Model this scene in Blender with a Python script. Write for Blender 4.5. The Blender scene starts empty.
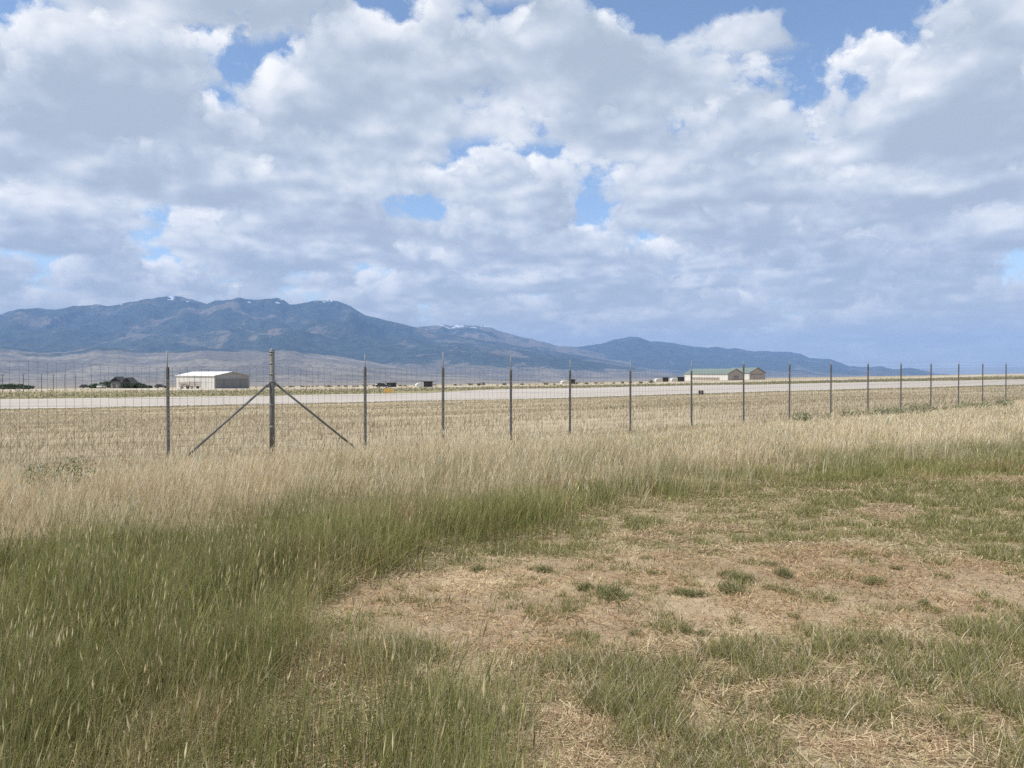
import bpy, bmesh, math, random
import numpy as np
from mathutils import Vector, Matrix

R = math.radians
C = bpy.context.scene.collection
SC = bpy.context.scene

# ------------------------------------------------------------------ camera
W_PX, H_PX, F_PX, V0 = 1024, 768, 780.0, 374.0      # focal length in px, row of the level horizon
CAM_H = 1.6
cam_d = bpy.data.cameras.new("camera")
cam = bpy.data.objects.new("camera", cam_d)
C.objects.link(cam)
cam_d.sensor_width = 36.0
cam_d.lens = 36.0 * F_PX / W_PX
cam_d.clip_start = 0.05
cam_d.clip_end = 120000.0
cam.location = (0, 0, CAM_H)
cam.rotation_euler = (R(90) - math.atan((384.0 - V0) / F_PX), 0, 0)
SC.camera = cam

# ------------------------------------------------------------------ exposure and render settings
SC.view_settings.view_transform = 'Standard'
SC.view_settings.look = 'None'
SC.view_settings.exposure = 0.26
SC.view_settings.gamma = 1.0
SC.view_settings.use_curve_mapping = False
SC.cycles.max_bounces = 6
SC.cycles.diffuse_bounces = 3
SC.cycles.glossy_bounces = 2
SC.cycles.transmission_bounces = 4
SC.cycles.transparent_max_bounces = 6
SC.cycles.volume_bounces = 1
SC.cycles.use_adaptive_sampling = True
SC.cycles.adaptive_threshold = 0.006
SC.cycles.adaptive_min_samples = 24
SC.cycles.use_denoising = False
SC.cycles.denoiser = 'OPENIMAGEDENOISE'
SC.render.filter_size = 1.35 if hasattr(SC.render, 'filter_size') else 1.5

# ------------------------------------------------------------------ sun
SUN_AZ, SUN_EL = R(-112), R(56)      # to the left of the view, a little behind it
sun_dir = Vector((math.sin(SUN_AZ) * math.cos(SUN_EL), math.cos(SUN_AZ) * math.cos(SUN_EL), math.sin(SUN_EL)))
sun_d = bpy.data.lights.new("sun", 'SUN')
sun_d.energy = 4.2
sun_d.angle = R(0.6)
sun_d.color = (1.0, 0.95, 0.87)
sun = bpy.data.objects.new("sun", sun_d)
C.objects.link(sun)
sun.rotation_euler = sun_dir.to_track_quat('Z', 'Y').to_euler()

# ------------------------------------------------------------------ node helpers
class NT:
    """small helper: every method adds a node and returns its output socket"""
    def __init__(self, tree):
        self.t = tree
        self.n = tree.nodes
        self.l = tree.links
    def new(self, kind, **kw):
        nd = self.n.new(kind)
        for k, v in kw.items():
            setattr(nd, k, v)
        return nd
    def put(self, sock, v):
        if isinstance(v, bpy.types.NodeSocket):
            self.l.new(v, sock)
        elif v is not None:
            if isinstance(v, (tuple, list)) and sock.type == 'RGBA' and len(v) == 3:
                v = (*v, 1.0)
            sock.default_value = v
    def m(self, op, a, b=None, c=None, clamp=False):
        nd = self.new('ShaderNodeMath', operation=op, use_clamp=clamp)
        for i, v in enumerate((a, b, c)):
            if v is not None:
                self.put(nd.inputs[i], v)
        return nd.outputs[0]
    def add(self, a, b): return self.m('ADD', a, b)
    def sub(self, a, b): return self.m('SUBTRACT', a, b)
    def mul(self, a, b): return self.m('MULTIPLY', a, b)
    def mad(self, a, b, c): return self.m('MULTIPLY_ADD', a, b, c)
    def xyz(self, x, y, z):
        nd = self.new('ShaderNodeCombineXYZ')
        for i, v in enumerate((x, y, z)):
            self.put(nd.inputs[i], v)
        return nd.outputs[0]
    def sep(self, v):
        nd = self.new('ShaderNodeSeparateXYZ')
        self.put(nd.inputs[0], v)
        return nd.outputs[0], nd.outputs[1], nd.outputs[2]
    def vm(self, op, a, b=None, s=None):
        nd = self.new('ShaderNodeVectorMath', operation=op)
        self.put(nd.inputs[0], a)
        if b is not None: self.put(nd.inputs[1], b)
        if s is not None: self.put(nd.inputs['Scale'], s)
        return nd.outputs[0]
    def noise(self, vec, scale, detail=4.0, rough=0.5, lac=2.0, dist=0.0, dims='3D', w=None, color=False):
        nd = self.new('ShaderNodeTexNoise', noise_dimensions=dims)
        self.put(nd.inputs['Vector'], vec)
        for k, v in (('Scale', scale), ('Detail', detail), ('Roughness', rough), ('Lacunarity', lac), ('Distortion', dist)):
            self.put(nd.inputs[k], v)
        return nd.outputs['Color' if color else 'Fac']
    def step(self, v, a, b, lo=0.0, hi=1.0):
        nd = self.new('ShaderNodeMapRange', interpolation_type='SMOOTHSTEP')
        for k, x in (('Value', v), ('From Min', a), ('From Max', b), ('To Min', lo), ('To Max', hi)):
            self.put(nd.inputs[k], x)
        return nd.outputs['Result']
    def lin(self, v, a, b, lo=0.0, hi=1.0):
        nd = self.new('ShaderNodeMapRange')
        for k, x in (('Value', v), ('From Min', a), ('From Max', b), ('To Min', lo), ('To Max', hi)):
            self.put(nd.inputs[k], x)
        return nd.outputs['Result']
    def mix(self, f, a, b, mode='MIX'):
        nd = self.new('ShaderNodeMix', data_type='RGBA', blend_type=mode)
        self.put(nd.inputs['Factor'], f)
        self.put(nd.inputs['A'], a) if False else self.put(nd.inputs[6], a)
        self.put(nd.inputs[7], b)
        return nd.outputs[2]
    def ramp(self, f, stops):
        nd = self.new('ShaderNodeValToRGB')
        el = nd.color_ramp.elements
        while len(el) < len(stops): el.new(0.5)
        for e, (p, c) in zip(el, stops):
            e.position = p
            e.color = (*c, 1.0)
        self.put(nd.inputs[0], f)
        return nd.outputs[0]

# ------------------------------------------------------------------ world: physical sky under a layer of cumulus
world = bpy.data.worlds.new("World")
SC.world = world
world.use_nodes = True
wt = NT(world.node_tree)
wt.n.clear()
STRENGTH = 0.15
sky = wt.new('ShaderNodeTexSky', sky_type='NISHITA')
sky.sun_disc = False
sky.sun_elevation = SUN_EL
sky.sun_rotation = SUN_AZ
sky.altitude = 1500
sky.air_density = 1.0
sky.dust_density = 0.6
sky.ozone_density = 1.0
dvec = wt.new('ShaderNodeTexCoord').outputs['Generated']
dx, dy, dz = wt.sep(dvec)
inv = wt.m('DIVIDE', 1.0, wt.add(wt.m('MAXIMUM', dz, 0.0), 0.075))
bx_, by_ = wt.mul(dx, inv), wt.mul(dy, inv)
az = wt.m('ARCTAN2', dx, dy)
elv = wt.m('ARCSINE', dz)
# gaps and heavy places of the cloud cover, as directions (azimuth, elevation, radii in degrees, weight)
def gap(a, e, ra, re):
    ga = wt.mul(wt.sub(az, R(a)), 1.0 / R(ra))
    ge = wt.mul(wt.sub(elv, R(e)), 1.0 / R(re))
    return wt.m('POWER', 2.718, wt.mul(wt.add(wt.mul(ga, ga), wt.mul(ge, ge)), -1.0))
def px_gap(x, y, rx, ry, w):
    a = math.degrees(math.atan((x - 512) / F_PX))
    e = math.degrees(math.atan((V0 - y) / F_PX * math.cos(math.radians(a))))
    k = math.degrees(1 / F_PX)
    return wt.mul(gap(a, e, rx * k, ry * k), w)
COVER = 0.0
for g in [(720, -22, 230, 44, -0.09), (405, 208, 34, 24, -0.09), (8, 70, 26, 50, -0.07), (600, 80, 130, 40, 0.06),
          (300, 160, 150, 50, 0.04), (120, 60, 100, 60, 0.03), (960, 90, 80, 80, 0.03), (775, 110, 70, 46, 0.06), (862, 112, 22, 30, -0.06)]:
    COVER = wt.add(COVER, px_gap(*g))
jit = wt.new('ShaderNodeTexWhiteNoise', noise_dimensions='3D')
wt.put(jit.inputs['Vector'], wt.vm('SCALE', dvec, s=9173.0))
jit = jit.outputs['Value']
N_SL, THICK, FREQ = 20, 0.70, 1.7
OFF = (60.1, 12.2, 0.0)
macro = wt.noise(wt.xyz(bx_, by_, 3.7), 0.42, 2.0, 0.5)
COVER = wt.add(COVER, wt.mul(wt.sub(macro, 0.5), 0.20))
soff = tuple(x * 0.12 for x in (sun_dir.x, sun_dir.y, sun_dir.z))
trans, lum = 1.0, 0.0
for i in range(N_SL):
    a = wt.mul(wt.add(jit, float(i)), 1.0 / N_SL)
    h = wt.mad(a, THICK, 1.0)
    pos = wt.vm('ADD', wt.xyz(wt.mul(bx_, h), wt.mul(by_, h), wt.mul(h, 1.15)), OFF)
    n1 = wt.noise(pos, FREQ, 7.0, 0.60)
    n2 = wt.noise(wt.vm('ADD', pos, soff), FREQ, 5.0, 0.60)
    thr = wt.mad(wt.m('POWER', a, 1.3), 0.34, 0.468)
    den = wt.sub(wt.add(n1, COVER), thr)
    al = wt.step(den, 0.0, 0.012)
    # brightness: the top of a cloud and the side towards the sun are lit, its base is not
    b = wt.add(wt.mad(a, 1.5, -0.15), wt.mul(wt.sub(n1, n2), 6.0))
    b = wt.sub(b, wt.mul(wt.m('MAXIMUM', wt.sub(den, 0.04), 0.0), 1.6))
    w_ = wt.mul(trans, al)
    lum = wt.add(lum, wt.mul(w_, b))
    trans = wt.sub(trans, w_)
cov = wt.sub(1.0, trans)
lumn = wt.m('DIVIDE', lum, wt.m('MAXIMUM', cov, 0.001))
K = 1.0 / STRENGTH
ccol = wt.ramp(wt.lin(lumn, -0.42, 1.05), [(0.0, (0.40, 0.455, 0.535)), (0.28, (0.51, 0.565, 0.645)), (0.52, (0.69, 0.72, 0.76)), (0.74, (0.84, 0.85, 0.86)), (1.0, (0.94, 0.93, 0.91))])
ccol = wt.vm('SCALE', ccol, s=K)
full = wt.mix(cov, sky.outputs[0], ccol)
# far clouds thin out into the pale air near the horizon
full = wt.mix(wt.step(dz, 0.0, 0.14, 0.62, 0.0), full, tuple(x * K for x in (0.78, 0.73, 0.52)))
bg = wt.new('ShaderNodeBackground')
wt.put(bg.inputs[0], full)
bg.inputs[1].default_value = STRENGTH
wo = wt.new('ShaderNodeOutputWorld')
wt.l.new(bg.outputs[0], wo.inputs[0])
world.cycles.sampling_method = 'MANUAL'
world.cycles.sample_map_resolution = 256

USE_HAZE, USE_GRASS = True, True

# ================================================================== helpers: things, parts, meshes
def prop(o, label=None, cat=None, group=None, kind=None):
    if label: o['label'] = label
    if cat: o['category'] = cat
    if group: o['group'] = group
    if kind: o['kind'] = kind
    return o

def thing(name, label, cat, loc=(0, 0, 0), rz=0.0, group=None):
    o = bpy.data.objects.new(name, None)
    o.empty_display_size = 0.3
    C.objects.link(o)
    o.location = loc
    o.rotation_euler = (0, 0, rz)
    return prop(o, label, cat, group)

def link(name, mesh, mat=None, parent=None):
    o = bpy.data.objects.new(name, mesh)
    C.objects.link(o)
    if mat: mesh.materials.append(mat)
    if parent: o.parent = parent
    return o

class MB:
    """collects boxes, tubes and faces, then links them as ONE mesh object"""
    def __init__(self):
        self.v, self.f = [], []
    def face_set(self, vs, fs):
        k = len(self.v)
        self.v += [tuple(p) for p in vs]
        self.f += [tuple(i + k for i in f) for f in fs]
        return self
    def box(self, x0, x1, y0, y1, z0, z1):
        return self.face_set([(x0, y0, z0), (x1, y0, z0), (x1, y1, z0), (x0, y1, z0), (x0, y0, z1), (x1, y0, z1), (x1, y1, z1), (x0, y1, z1)],
                             [(0, 3, 2, 1), (4, 5, 6, 7), (0, 1, 5, 4), (1, 2, 6, 5), (2, 3, 7, 6), (3, 0, 4, 7)])
    def prism(self, poly, y0, y1):
        """an (x, z) outline pushed from y0 to y1"""
        n = len(poly)
        vs = [(x, y0, z) for x, z in poly] + [(x, y1, z) for x, z in poly]
        fs = [tuple(range(n)), tuple(range(2 * n - 1, n - 1, -1))] + [(i, i + n, (i + 1) % n + n, (i + 1) % n) for i in range(n)]
        return self.face_set(vs, fs)
    def tube(self, a, b, r, n=8, r2=None, cap=True):
        a, b = Vector(a), Vector(b)
        r2 = r if r2 is None else r2
        d = (b - a).normalized()
        s = d.orthogonal().normalized()
        t = d.cross(s)
        ring = [(math.cos(2 * math.pi * i / n), math.sin(2 * math.pi * i / n)) for i in range(n)]
        vs = [a + (s * c + t * q) * r for c, q in ring] + [b + (s * c + t * q) * r2 for c, q in ring]
        fs = [(i, (i + 1) % n, (i + 1) % n + n, i + n) for i in range(n)]
        if cap: fs += [tuple(range(n - 1, -1, -1)), tuple(range(n, 2 * n))]
        return self.face_set(vs, fs)
    def build(self, name, mat, parent=None, smooth=False):
        me = bpy.data.meshes.new(name)
        me.from_pydata(self.v, [], self.f)
        me.update()
        if smooth:
            me.polygons.foreach_set('use_smooth', [True] * len(me.polygons))
        return link(name, me, mat, parent)

def np_mesh(name, verts, tris=None, quads=None, cols=None, smooth=False, extra=None):
    """mesh straight from numpy arrays; cols is a per-vertex natural colour"""
    me = bpy.data.meshes.new(name)
    verts = np.asarray(verts, np.float32)
    nt = 0 if tris is None else len(tris)
    nq = 0 if quads is None else len(quads)
    me.vertices.add(len(verts))
    me.vertices.foreach_set('co', verts.ravel())
    me.loops.add(nt * 3 + nq * 4)
    idx = []
    if nt: idx.append(np.asarray(tris, np.int32).ravel())
    if nq: idx.append(np.asarray(quads, np.int32).ravel())
    me.loops.foreach_set('vertex_index', np.concatenate(idx))
    me.polygons.add(nt + nq)
    starts = np.concatenate([np.arange(nt) * 3, nt * 3 + np.arange(nq) * 4]).astype(np.int32)
    me.polygons.foreach_set('loop_start', starts)
    if smooth:
        me.polygons.foreach_set('use_smooth', np.ones(nt + nq, bool))
    me.update(calc_edges=True)
    if cols is not None:
        a = me.attributes.new('col', 'FLOAT_COLOR', 'POINT')
        c4 = np.ones((len(verts), 4), np.float32)
        c4[:, :3] = cols
        a.data.foreach_set('color', c4.ravel())
    for k, arr in (extra or {}).items():
        a = me.attributes.new(k, 'FLOAT', 'POINT')
        a.data.foreach_set('value', np.asarray(arr, np.float32))
    return me

# ------------------------------------------------------------------ numpy noise
def _hash(ix, iy, seed):
    h = (ix.astype(np.int64) * 374761393 + iy.astype(np.int64) * 668265263 + seed * 1442695041) & 0x7fffffff
    h = ((h ^ (h >> 13)) * 1274126177) & 0x7fffffff
    h = h ^ (h >> 16)
    return (h & 0xffff) / 65535.0
def vnoise(x, y, seed=0):
    x, y = np.asarray(x, float), np.asarray(y, float)
    ix, iy = np.floor(x), np.floor(y)
    fx, fy = x - ix, y - iy
    fx, fy = fx * fx * fx * (fx * (fx * 6 - 15) + 10), fy * fy * fy * (fy * (fy * 6 - 15) + 10)
    a, b = _hash(ix, iy, seed), _hash(ix + 1, iy, seed)
    c, d = _hash(ix, iy + 1, seed), _hash(ix + 1, iy + 1, seed)
    return a + (b - a) * fx + (c - a) * fy + (a - b - c + d) * fx * fy
def fbm(x, y, oct=4, seed=0, rough=0.5):
    s, amp, tot = 0.0, 1.0, 0.0
    for o in range(oct):
        s = s + amp * vnoise(x * 2 ** o + 17.3 * o, y * 2 ** o - 9.1 * o, seed + o)
        tot += amp
        amp *= rough
    return s / tot
def ridged(x, y, oct=5, seed=0):
    s, amp, tot = 0.0, 1.0, 0.0
    for o in range(oct):
        s = s + amp * (1 - abs(2 * vnoise(x * 2 ** o + 5.7 * o, y * 2 ** o + 3.3 * o, seed + o) - 1))
        tot += amp
        amp *= 0.5
    return s / tot
def sstep(x, a, b):
    t = np.clip((np.asarray(x, float) - a) / (b - a), 0, 1)
    return t * t * (3 - 2 * t)

# ================================================================== terrain
# airfield axes: s runs along the runway, q across it, away from the camera
EX, EY = 0.938, 0.3466
S_ = np.array([-2500, -400, -60, -28, 4, 45, 97, 165, 340, 600, 1500, 3000], float)
Q_ = np.array([-500, 12, 19, 35, 60, 122, 168, 250, 400, 800, 2000], float)
Z_ = np.array([
    [0, 0, 0, 0, 0, 0, 0, 0, 0, 0, 0, 0],
    [0, 0, 0, 0, 0, 0, 0, 0, 0, 0, 0, 0],
    [-1.2, -.8, -.5, -.38, -.27, -.28, -.1, 0, .2, .5, 1, 1],
    [-2.4, -1.8, -1.3, -1.0, -.7, -.02, 0.1, .2, .6, 1, 2, 2],
    [-3.2, -2.6, -1.9, -1.7, -1.35, -.8, -.3, .1, .8, 1.5, 3, 3],
    [-4.5, -4, -3.2, -3.1, -2.94, -2.65, -1.7, -.67, 1.0, 2.6, 5, 6],
    [-4.5, -4, -3.2, -3.1, -2.94, -2.60, -1.75, -.72, 1.1, 2.6, 5, 6],
    [-5, -3.6, -2.8, -2.85, -2.9, -2.75, -2.4, -1.75, 1.3, 3.3, 6, 6],
    [-8, -6, -4.8, -4.75, -4.6, -4.4, -4.1, -3.6, -1.2, 2.6, 5, 5],
    [-18, -15, -13, -13, -13, -13, -12, -12, -9, -4, -2, -2],
    [-48, -46, -45, -45, -45, -45, -45, -45, -42, -40, -38, -38]], float)
FR = np.array([1500, 2400, 4500, 7000, 9500, 13000, 40000], float)       # far valley by distance
FZ = np.array([-38, -46, -55, -52, -46, -45, -60], float)

def zt(X, Y):
    X, Y = np.asarray(X, float), np.asarray(Y, float)
    s = X * EX + Y * EY
    q = -X * EY + Y * EX
    def w(v, knots):
        v = np.clip(v, knots[0], knots[-1])
        i = np.clip(np.searchsorted(knots, v, side='right') - 1, 0, len(knots) - 2)
        t = (v - knots[i]) / (knots[i + 1] - knots[i])
        return i, t
    i, a = w(q, Q_)
    j, b = w(s, S_)
    z = (Z_[i, j] * (1 - b) + Z_[i, j + 1] * b) * (1 - a) + (Z_[i + 1, j] * (1 - b) + Z_[i + 1, j + 1] * b) * a
    r = np.hypot(X, Y)
    zf = np.interp(r, FR, FZ) + 14 * (fbm(X / 900, Y / 900, 3, 5) - 0.5) * sstep(r, 1800, 4000)
    k = sstep(r, 1400, 2300)
    z = z * (1 - k) + zf * k
    rough = 0.05 * (fbm(X / 1.7, Y / 1.7, 3, 11) - 0.5) + 0.25 * (fbm(X / 14, Y / 14, 2, 21) - 0.5) * sstep(r, 25, 45) * (1 - sstep(q, 112, 122) * (1 - sstep(q, 168, 190)))
    return z + rough * (1 - sstep(q, 116, 122) * (1 - sstep(q, 168, 174)))

def z1(x, y): return float(zt(np.array([x]), np.array([y]))[0])

def proj(X, Y, Z):
    Y = np.maximum(Y, 0.05)
    return 512 + F_PX * X / Y, V0 + F_PX * (CAM_H - Z) / Y

_YS = np.exp(np.linspace(math.log(2), math.log(3000), 3000))
def ground_at(x, v):
    """where the sight line through a spot of the photograph meets the ground"""
    X = (x - 512) / F_PX * _YS
    vv = proj(X, _YS, zt(X, _YS))[1]
    k = int(np.argmax(vv <= v))
    return float(X[k]), float(_YS[k]), z1(X[k], _YS[k])

def at(x, Y):
    X = (x - 512) / F_PX * Y
    return X, Y, z1(X, Y)

# ------------------------------------------------------------------ what grows where (functions of the ground position)
TAN_B = ([-600, 0, 250, 500, 700, 850, 1024, 1700], [4.4, 6.5, 7.9, 9.4, 11.3, 13.2, 14.6, 19])
def fields(X, Y):
    """cover of each kind of ground at a place: tan tall grass, green tall grass, mown green, bare dirt, low tufts"""
    x, v = proj(X, Y, 0 * X)
    n1 = fbm(X / 1.6, Y / 1.6, 3, 31) - 0.5
    n2 = fbm(X / 0.5, Y / 0.5, 3, 41) - 0.5
    r = Y + n1 * 2.4 + n2 * 0.8
    tan = sstep(r - np.interp(x, *TAN_B), -1.3, 1.3)
    # the green tall grass: a left part, and a strip in front of the tan grass
    xr = x + n1 * 90 + n2 * 50
    vr = v + (n1 * 0.45 + n2 * 0.25) * (v - V0) * 0.35
    right_edge = np.interp(v, [V0, 470, 560, 585, 620, 668, 700, 735, 800, 1400], [430, 420, 390, 345, 330, 350, 430, 505, 545, 600])
    left_part = 1 - sstep(xr - right_edge, -14, 14)
    strip_v = np.interp(x, [-200, 345, 400, 500, 600, 700, 800, 1024, 1700], [600, 585, 562, 543, 514, 493, 481, 472, 456])
    strip = 1 - sstep(vr - strip_v, -17, 13)
    green = np.maximum(left_part, strip) * (1 - tan)
    rest = (1 - green) * (1 - tan)
    d_top = np.interp(x, [300, 360, 470, 560, 650, 760, 850, 960, 1024, 1500], [600, 578, 566, 560, 553, 546, 541, 553, 566, 575])
    d_bot = np.interp(x, [300, 345, 460, 560, 650, 760, 860, 960, 1024, 1500], [618, 625, 650, 655, 648, 642, 640, 622, 612, 605])
    dirt = sstep(vr - d_top, -5, 5) * (1 - sstep(vr - d_bot, -8, 8)) * rest
    mown = (1 - sstep(vr - d_top, -5, 5)) * rest
    low = sstep(vr - d_bot, -8, 8) * rest
    # straw covered gaps
    gaps = np.zeros_like(x)
    for gx, gv, rx, rv in ((470, 582, 60, 9), (740, 544, 90, 5), (832, 491, 22, 4), (690, 526, 60, 6), (720, 545, 40, 4), (640, 660, 70, 12), (740, 690, 60, 10),
                           (610, 752, 36, 14), (830, 686, 60, 10), (850, 738, 60, 12), (575, 790, 60, 30), (700, 640, 60, 8), (640, 535, 40, 5), (930, 745, 30, 14), (1000, 478, 40, 4), (900, 515, 50, 4)):
        gaps = np.maximum(gaps, np.exp(-(((xr - gx) / rx) ** 2 + ((vr - gv) / rv) ** 2)))
    gaps = sstep(gaps + 0.5 * n2 + 0.3 * n1, 0.34, 0.62)
    return dict(tan=tan, green=green, mown=mown, dirt=dirt, low=low, gaps=gaps, x=x, v=v, n1=n1, n2=n2)

# ------------------------------------------------------------------ materials
def mat(name, rough=0.8, spec=0.3):
    m = bpy.data.materials.new(name)
    m.use_nodes = True
    nt = NT(m.node_tree)
    b = nt.n['Principled BSDF']
    b.inputs['Roughness'].default_value = rough
    b.inputs['Specular IOR Level'].default_value = spec
    return m, nt, b

def paint(name, col, rough=0.6, var=0.12, scale=3.0, spec=0.3, metal=0.0):
    m, nt, b = mat(name, rough, spec)
    p = nt.new('ShaderNodeTexCoord').outputs['Object']
    n = nt.noise(p, scale, 5.0, 0.6)
    f = nt.lin(n, 0.3, 0.7, 1 - var, 1 + var)
    nt.put(b.inputs['Base Color'], nt.vm('SCALE', col, s=f))
    b.inputs['Metallic'].default_value = metal
    return m

def ribbed(name, col, rough=0.5, pitch=0.9, var=0.07, axis='X', dirt=0.12):
    """profiled steel sheet: ribs as bump, a little weathering"""
    m, nt, b = mat(name, rough, 0.35)
    p = nt.new('ShaderNodeTexCoord').outputs['Object']
    x, y, z = nt.sep(p)
    c = nt.add(x, y) if axis == 'XY' else {'X': x, 'Y': y, 'Z': z}[axis]
    wv = nt.m('PINGPONG', nt.mul(c, 1.0 / pitch), 0.5)
    rib = nt.step(wv, 0.38, 0.46)
    n = nt.noise(nt.xyz(nt.mul(x, 2.0), nt.mul(y, 2.0), nt.mul(z, 0.4)), 0.8, 4.0, 0.6)
    f = nt.mul(nt.lin(n, 0.3, 0.7, 1 - var, 1 + var), nt.sub(1.0, nt.mul(rib, dirt)))
    nt.put(b.inputs['Base Color'], nt.vm('SCALE', col, s=f))
    bp = nt.new('ShaderNodeBump')
    bp.inputs['Distance'].default_value = 0.04
    nt.put(bp.inputs['Height'], rib)
    nt.put(b.inputs['Normal'], bp.outputs[0])
    return m

def leaf_mat(name, trans=0.35, rough=0.55):
    m = bpy.data.materials.new(name)
    m.use_nodes = True
    nt = NT(m.node_tree)
    nt.n.clear()
    a = nt.new('ShaderNodeAttribute', attribute_name='col')
    d = nt.new('ShaderNodeBsdfDiffuse')
    nt.put(d.inputs[0], a.outputs['Color'])
    t = nt.new('ShaderNodeBsdfTranslucent')
    nt.put(t.inputs[0], a.outputs['Color'])
    g = nt.new('ShaderNodeMixShader')
    g.inputs[0].default_value = trans
    nt.l.new(d.outputs[0], g.inputs[1])
    nt.l.new(t.outputs[0], g.inputs[2])
    o = nt.new('ShaderNodeOutputMaterial')
    nt.l.new(g.outputs[0], o.inputs[0])
    return m
LEAF = leaf_mat('grass_blades')

def ground_material():
    m, nt, b = mat('ground', 0.95, 0.1)
    pos = nt.new('ShaderNodeNewGeometry').outputs['Position']
    x, y, z = nt.sep(pos)
    s = nt.add(nt.mul(x, EX), nt.mul(y, EY))
    q = nt.add(nt.mul(x, -EY), nt.mul(y, EX))
    flat = nt.xyz(x, y, 0.0)
    at_ = lambda n: nt.new('ShaderNodeAttribute', attribute_name=n).outputs['Fac']
    fine = nt.noise(flat, 14.0, 6.0, 0.65)
    mid = nt.noise(flat, 2.2, 5.0, 0.6)
    grit = nt.noise(flat, 60.0, 3.0, 0.6)
    # soil under everything near by
    soil = nt.mix(nt.step(mid, 0.35, 0.65), (0.33, 0.245, 0.152), (0.44, 0.345, 0.225))
    soil = nt.mix(nt.step(grit, 0.45, 0.7), soil, (0.27, 0.19, 0.125))
    soil = nt.mix(nt.step(fine, 0.58, 0.72), soil, (0.64, 0.52, 0.38))
    straw = nt.mix(nt.step(fine, 0.35, 0.65), (0.42, 0.32, 0.19), (0.66, 0.53, 0.34))
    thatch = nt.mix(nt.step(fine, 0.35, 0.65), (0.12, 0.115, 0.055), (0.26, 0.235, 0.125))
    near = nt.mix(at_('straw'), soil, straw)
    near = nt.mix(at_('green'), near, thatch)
    # the dry field out to the runway and beyond it, drawn out along the mowing direction
    sv = nt.xyz(nt.mul(s, 0.012), nt.mul(q, 0.11), 0.0)
    band = nt.noise(sv, 1.0, 4.0, 0.6)
    tuft = nt.noise(nt.xyz(nt.mul(s, 0.5), nt.mul(q, 1.1), 0.0), 1.0, 5.0, 0.7)
    tan = nt.mix(nt.step(band, 0.36, 0.64), (0.36, 0.295, 0.195), (0.47, 0.395, 0.275))
    tan = nt.mix(nt.mul(nt.step(tuft, 0.5, 0.68), 0.6), tan, (0.25, 0.21, 0.11))
    olive = nt.mix(nt.step(tuft, 0.4, 0.6), (0.17, 0.155, 0.075), (0.28, 0.24, 0.125))
    ol = nt.mul(nt.step(q, 100.0, 119.0), nt.sub(1.0, nt.step(q, 215.0, 240.0)))
    ol = nt.mul(ol, nt.lin(nt.noise(sv, 2.0, 3.0, 0.5), 0.3, 0.7, 0.55, 1.0))
    tan = nt.mix(ol, tan, olive)
    # the far valley: sagebrush plain
    far = nt.noise(flat, 0.004, 7.0, 0.65)
    spk = nt.noise(flat, 0.035, 3.0, 0.7)
    plain = nt.mix(nt.step(far, 0.4, 0.6), (0.20, 0.165, 0.125), (0.30, 0.25, 0.18))
    plain = nt.mix(nt.step(spk, 0.52, 0.66), plain, (0.09, 0.085, 0.055))
    dist = nt.vm('LENGTH', pos)
    nd = nt.new('ShaderNodeVectorMath', operation='LENGTH')
    nt.put(nd.inputs[0], pos)
    dist = nd.outputs['Value']
    col = nt.mix(at_('field'), near, tan)
    col = nt.mix(nt.step(dist, 650.0, 1200.0), col, plain)
    nt.put(b.inputs['Base Color'], col)
    bp = nt.new('ShaderNodeBump')
    bp.inputs['Distance'].default_value = 0.05
    bp.inputs['Strength'].default_value = 0.9
    nt.put(bp.inputs['Height'], nt.add(nt.mul(fine, 0.7), nt.add(nt.mul(grit, 0.35), mid)))
    nt.put(b.inputs['Normal'], bp.outputs[0])
    return m

# ------------------------------------------------------------------ the ground: one sheet to beyond the horizon
def build_ground():
    azf = np.concatenate([np.linspace(-180, -56, 42)[:-1], np.linspace(-56, 56, 561), np.linspace(56, 180, 42)[1:-1]])
    rr = np.concatenate([[0.0], np.exp(np.linspace(math.log(0.4), math.log(38000), 330))])
    A = np.radians(azf)
    nA, nR = len(A), len(rr)
    X = rr[:, None] * np.sin(A)[None]
    Y = rr[:, None] * np.cos(A)[None]
    Z = zt(X, Y)
    q = -X * EY + Y * EX
    s = X * EX + Y * EY
    Z = Z - 0.25 * sstep(q, 122.5, 123.5) * (1 - sstep(q, 167.5, 168.5)) * (np.abs(s) < 1500) - 0.2 * sstep(q, 238, 243.5) * (1 - sstep(q, 257.5, 262)) * (np.abs(s) < 1500)
    Z = Z - 0.2 * sstep(q, 167.5, 168.5) * (1 - sstep(q, 184, 187)) * (s > 44 + 22 * (q - 168) / 18) * (s < 127)
    V = np.stack([X, Y, Z], -1).reshape(-1, 3)
    i = np.arange(nR - 1)[:, None] * nA + np.arange(nA)[None]
    j = np.arange(nR - 1)[:, None] * nA + (np.arange(nA)[None] + 1) % nA
    quads = np.stack([i, j, j + nA, i + nA], -1).reshape(-1, 4)[:, ::-1]
    F = fields(X.ravel(), Y.ravel())
    qf = q.ravel()
    field = sstep(Y.ravel() - np.interp(F['x'], *TAN_B), 1.0, 6.0) * (Y.ravel() > 0.5)
    me = np_mesh('ground', V, quads=quads, smooth=True,
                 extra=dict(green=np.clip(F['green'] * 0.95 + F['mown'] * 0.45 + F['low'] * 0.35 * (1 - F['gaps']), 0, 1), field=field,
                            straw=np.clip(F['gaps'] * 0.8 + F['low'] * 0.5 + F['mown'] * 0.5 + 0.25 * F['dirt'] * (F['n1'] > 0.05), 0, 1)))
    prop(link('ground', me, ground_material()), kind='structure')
build_ground()

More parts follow.
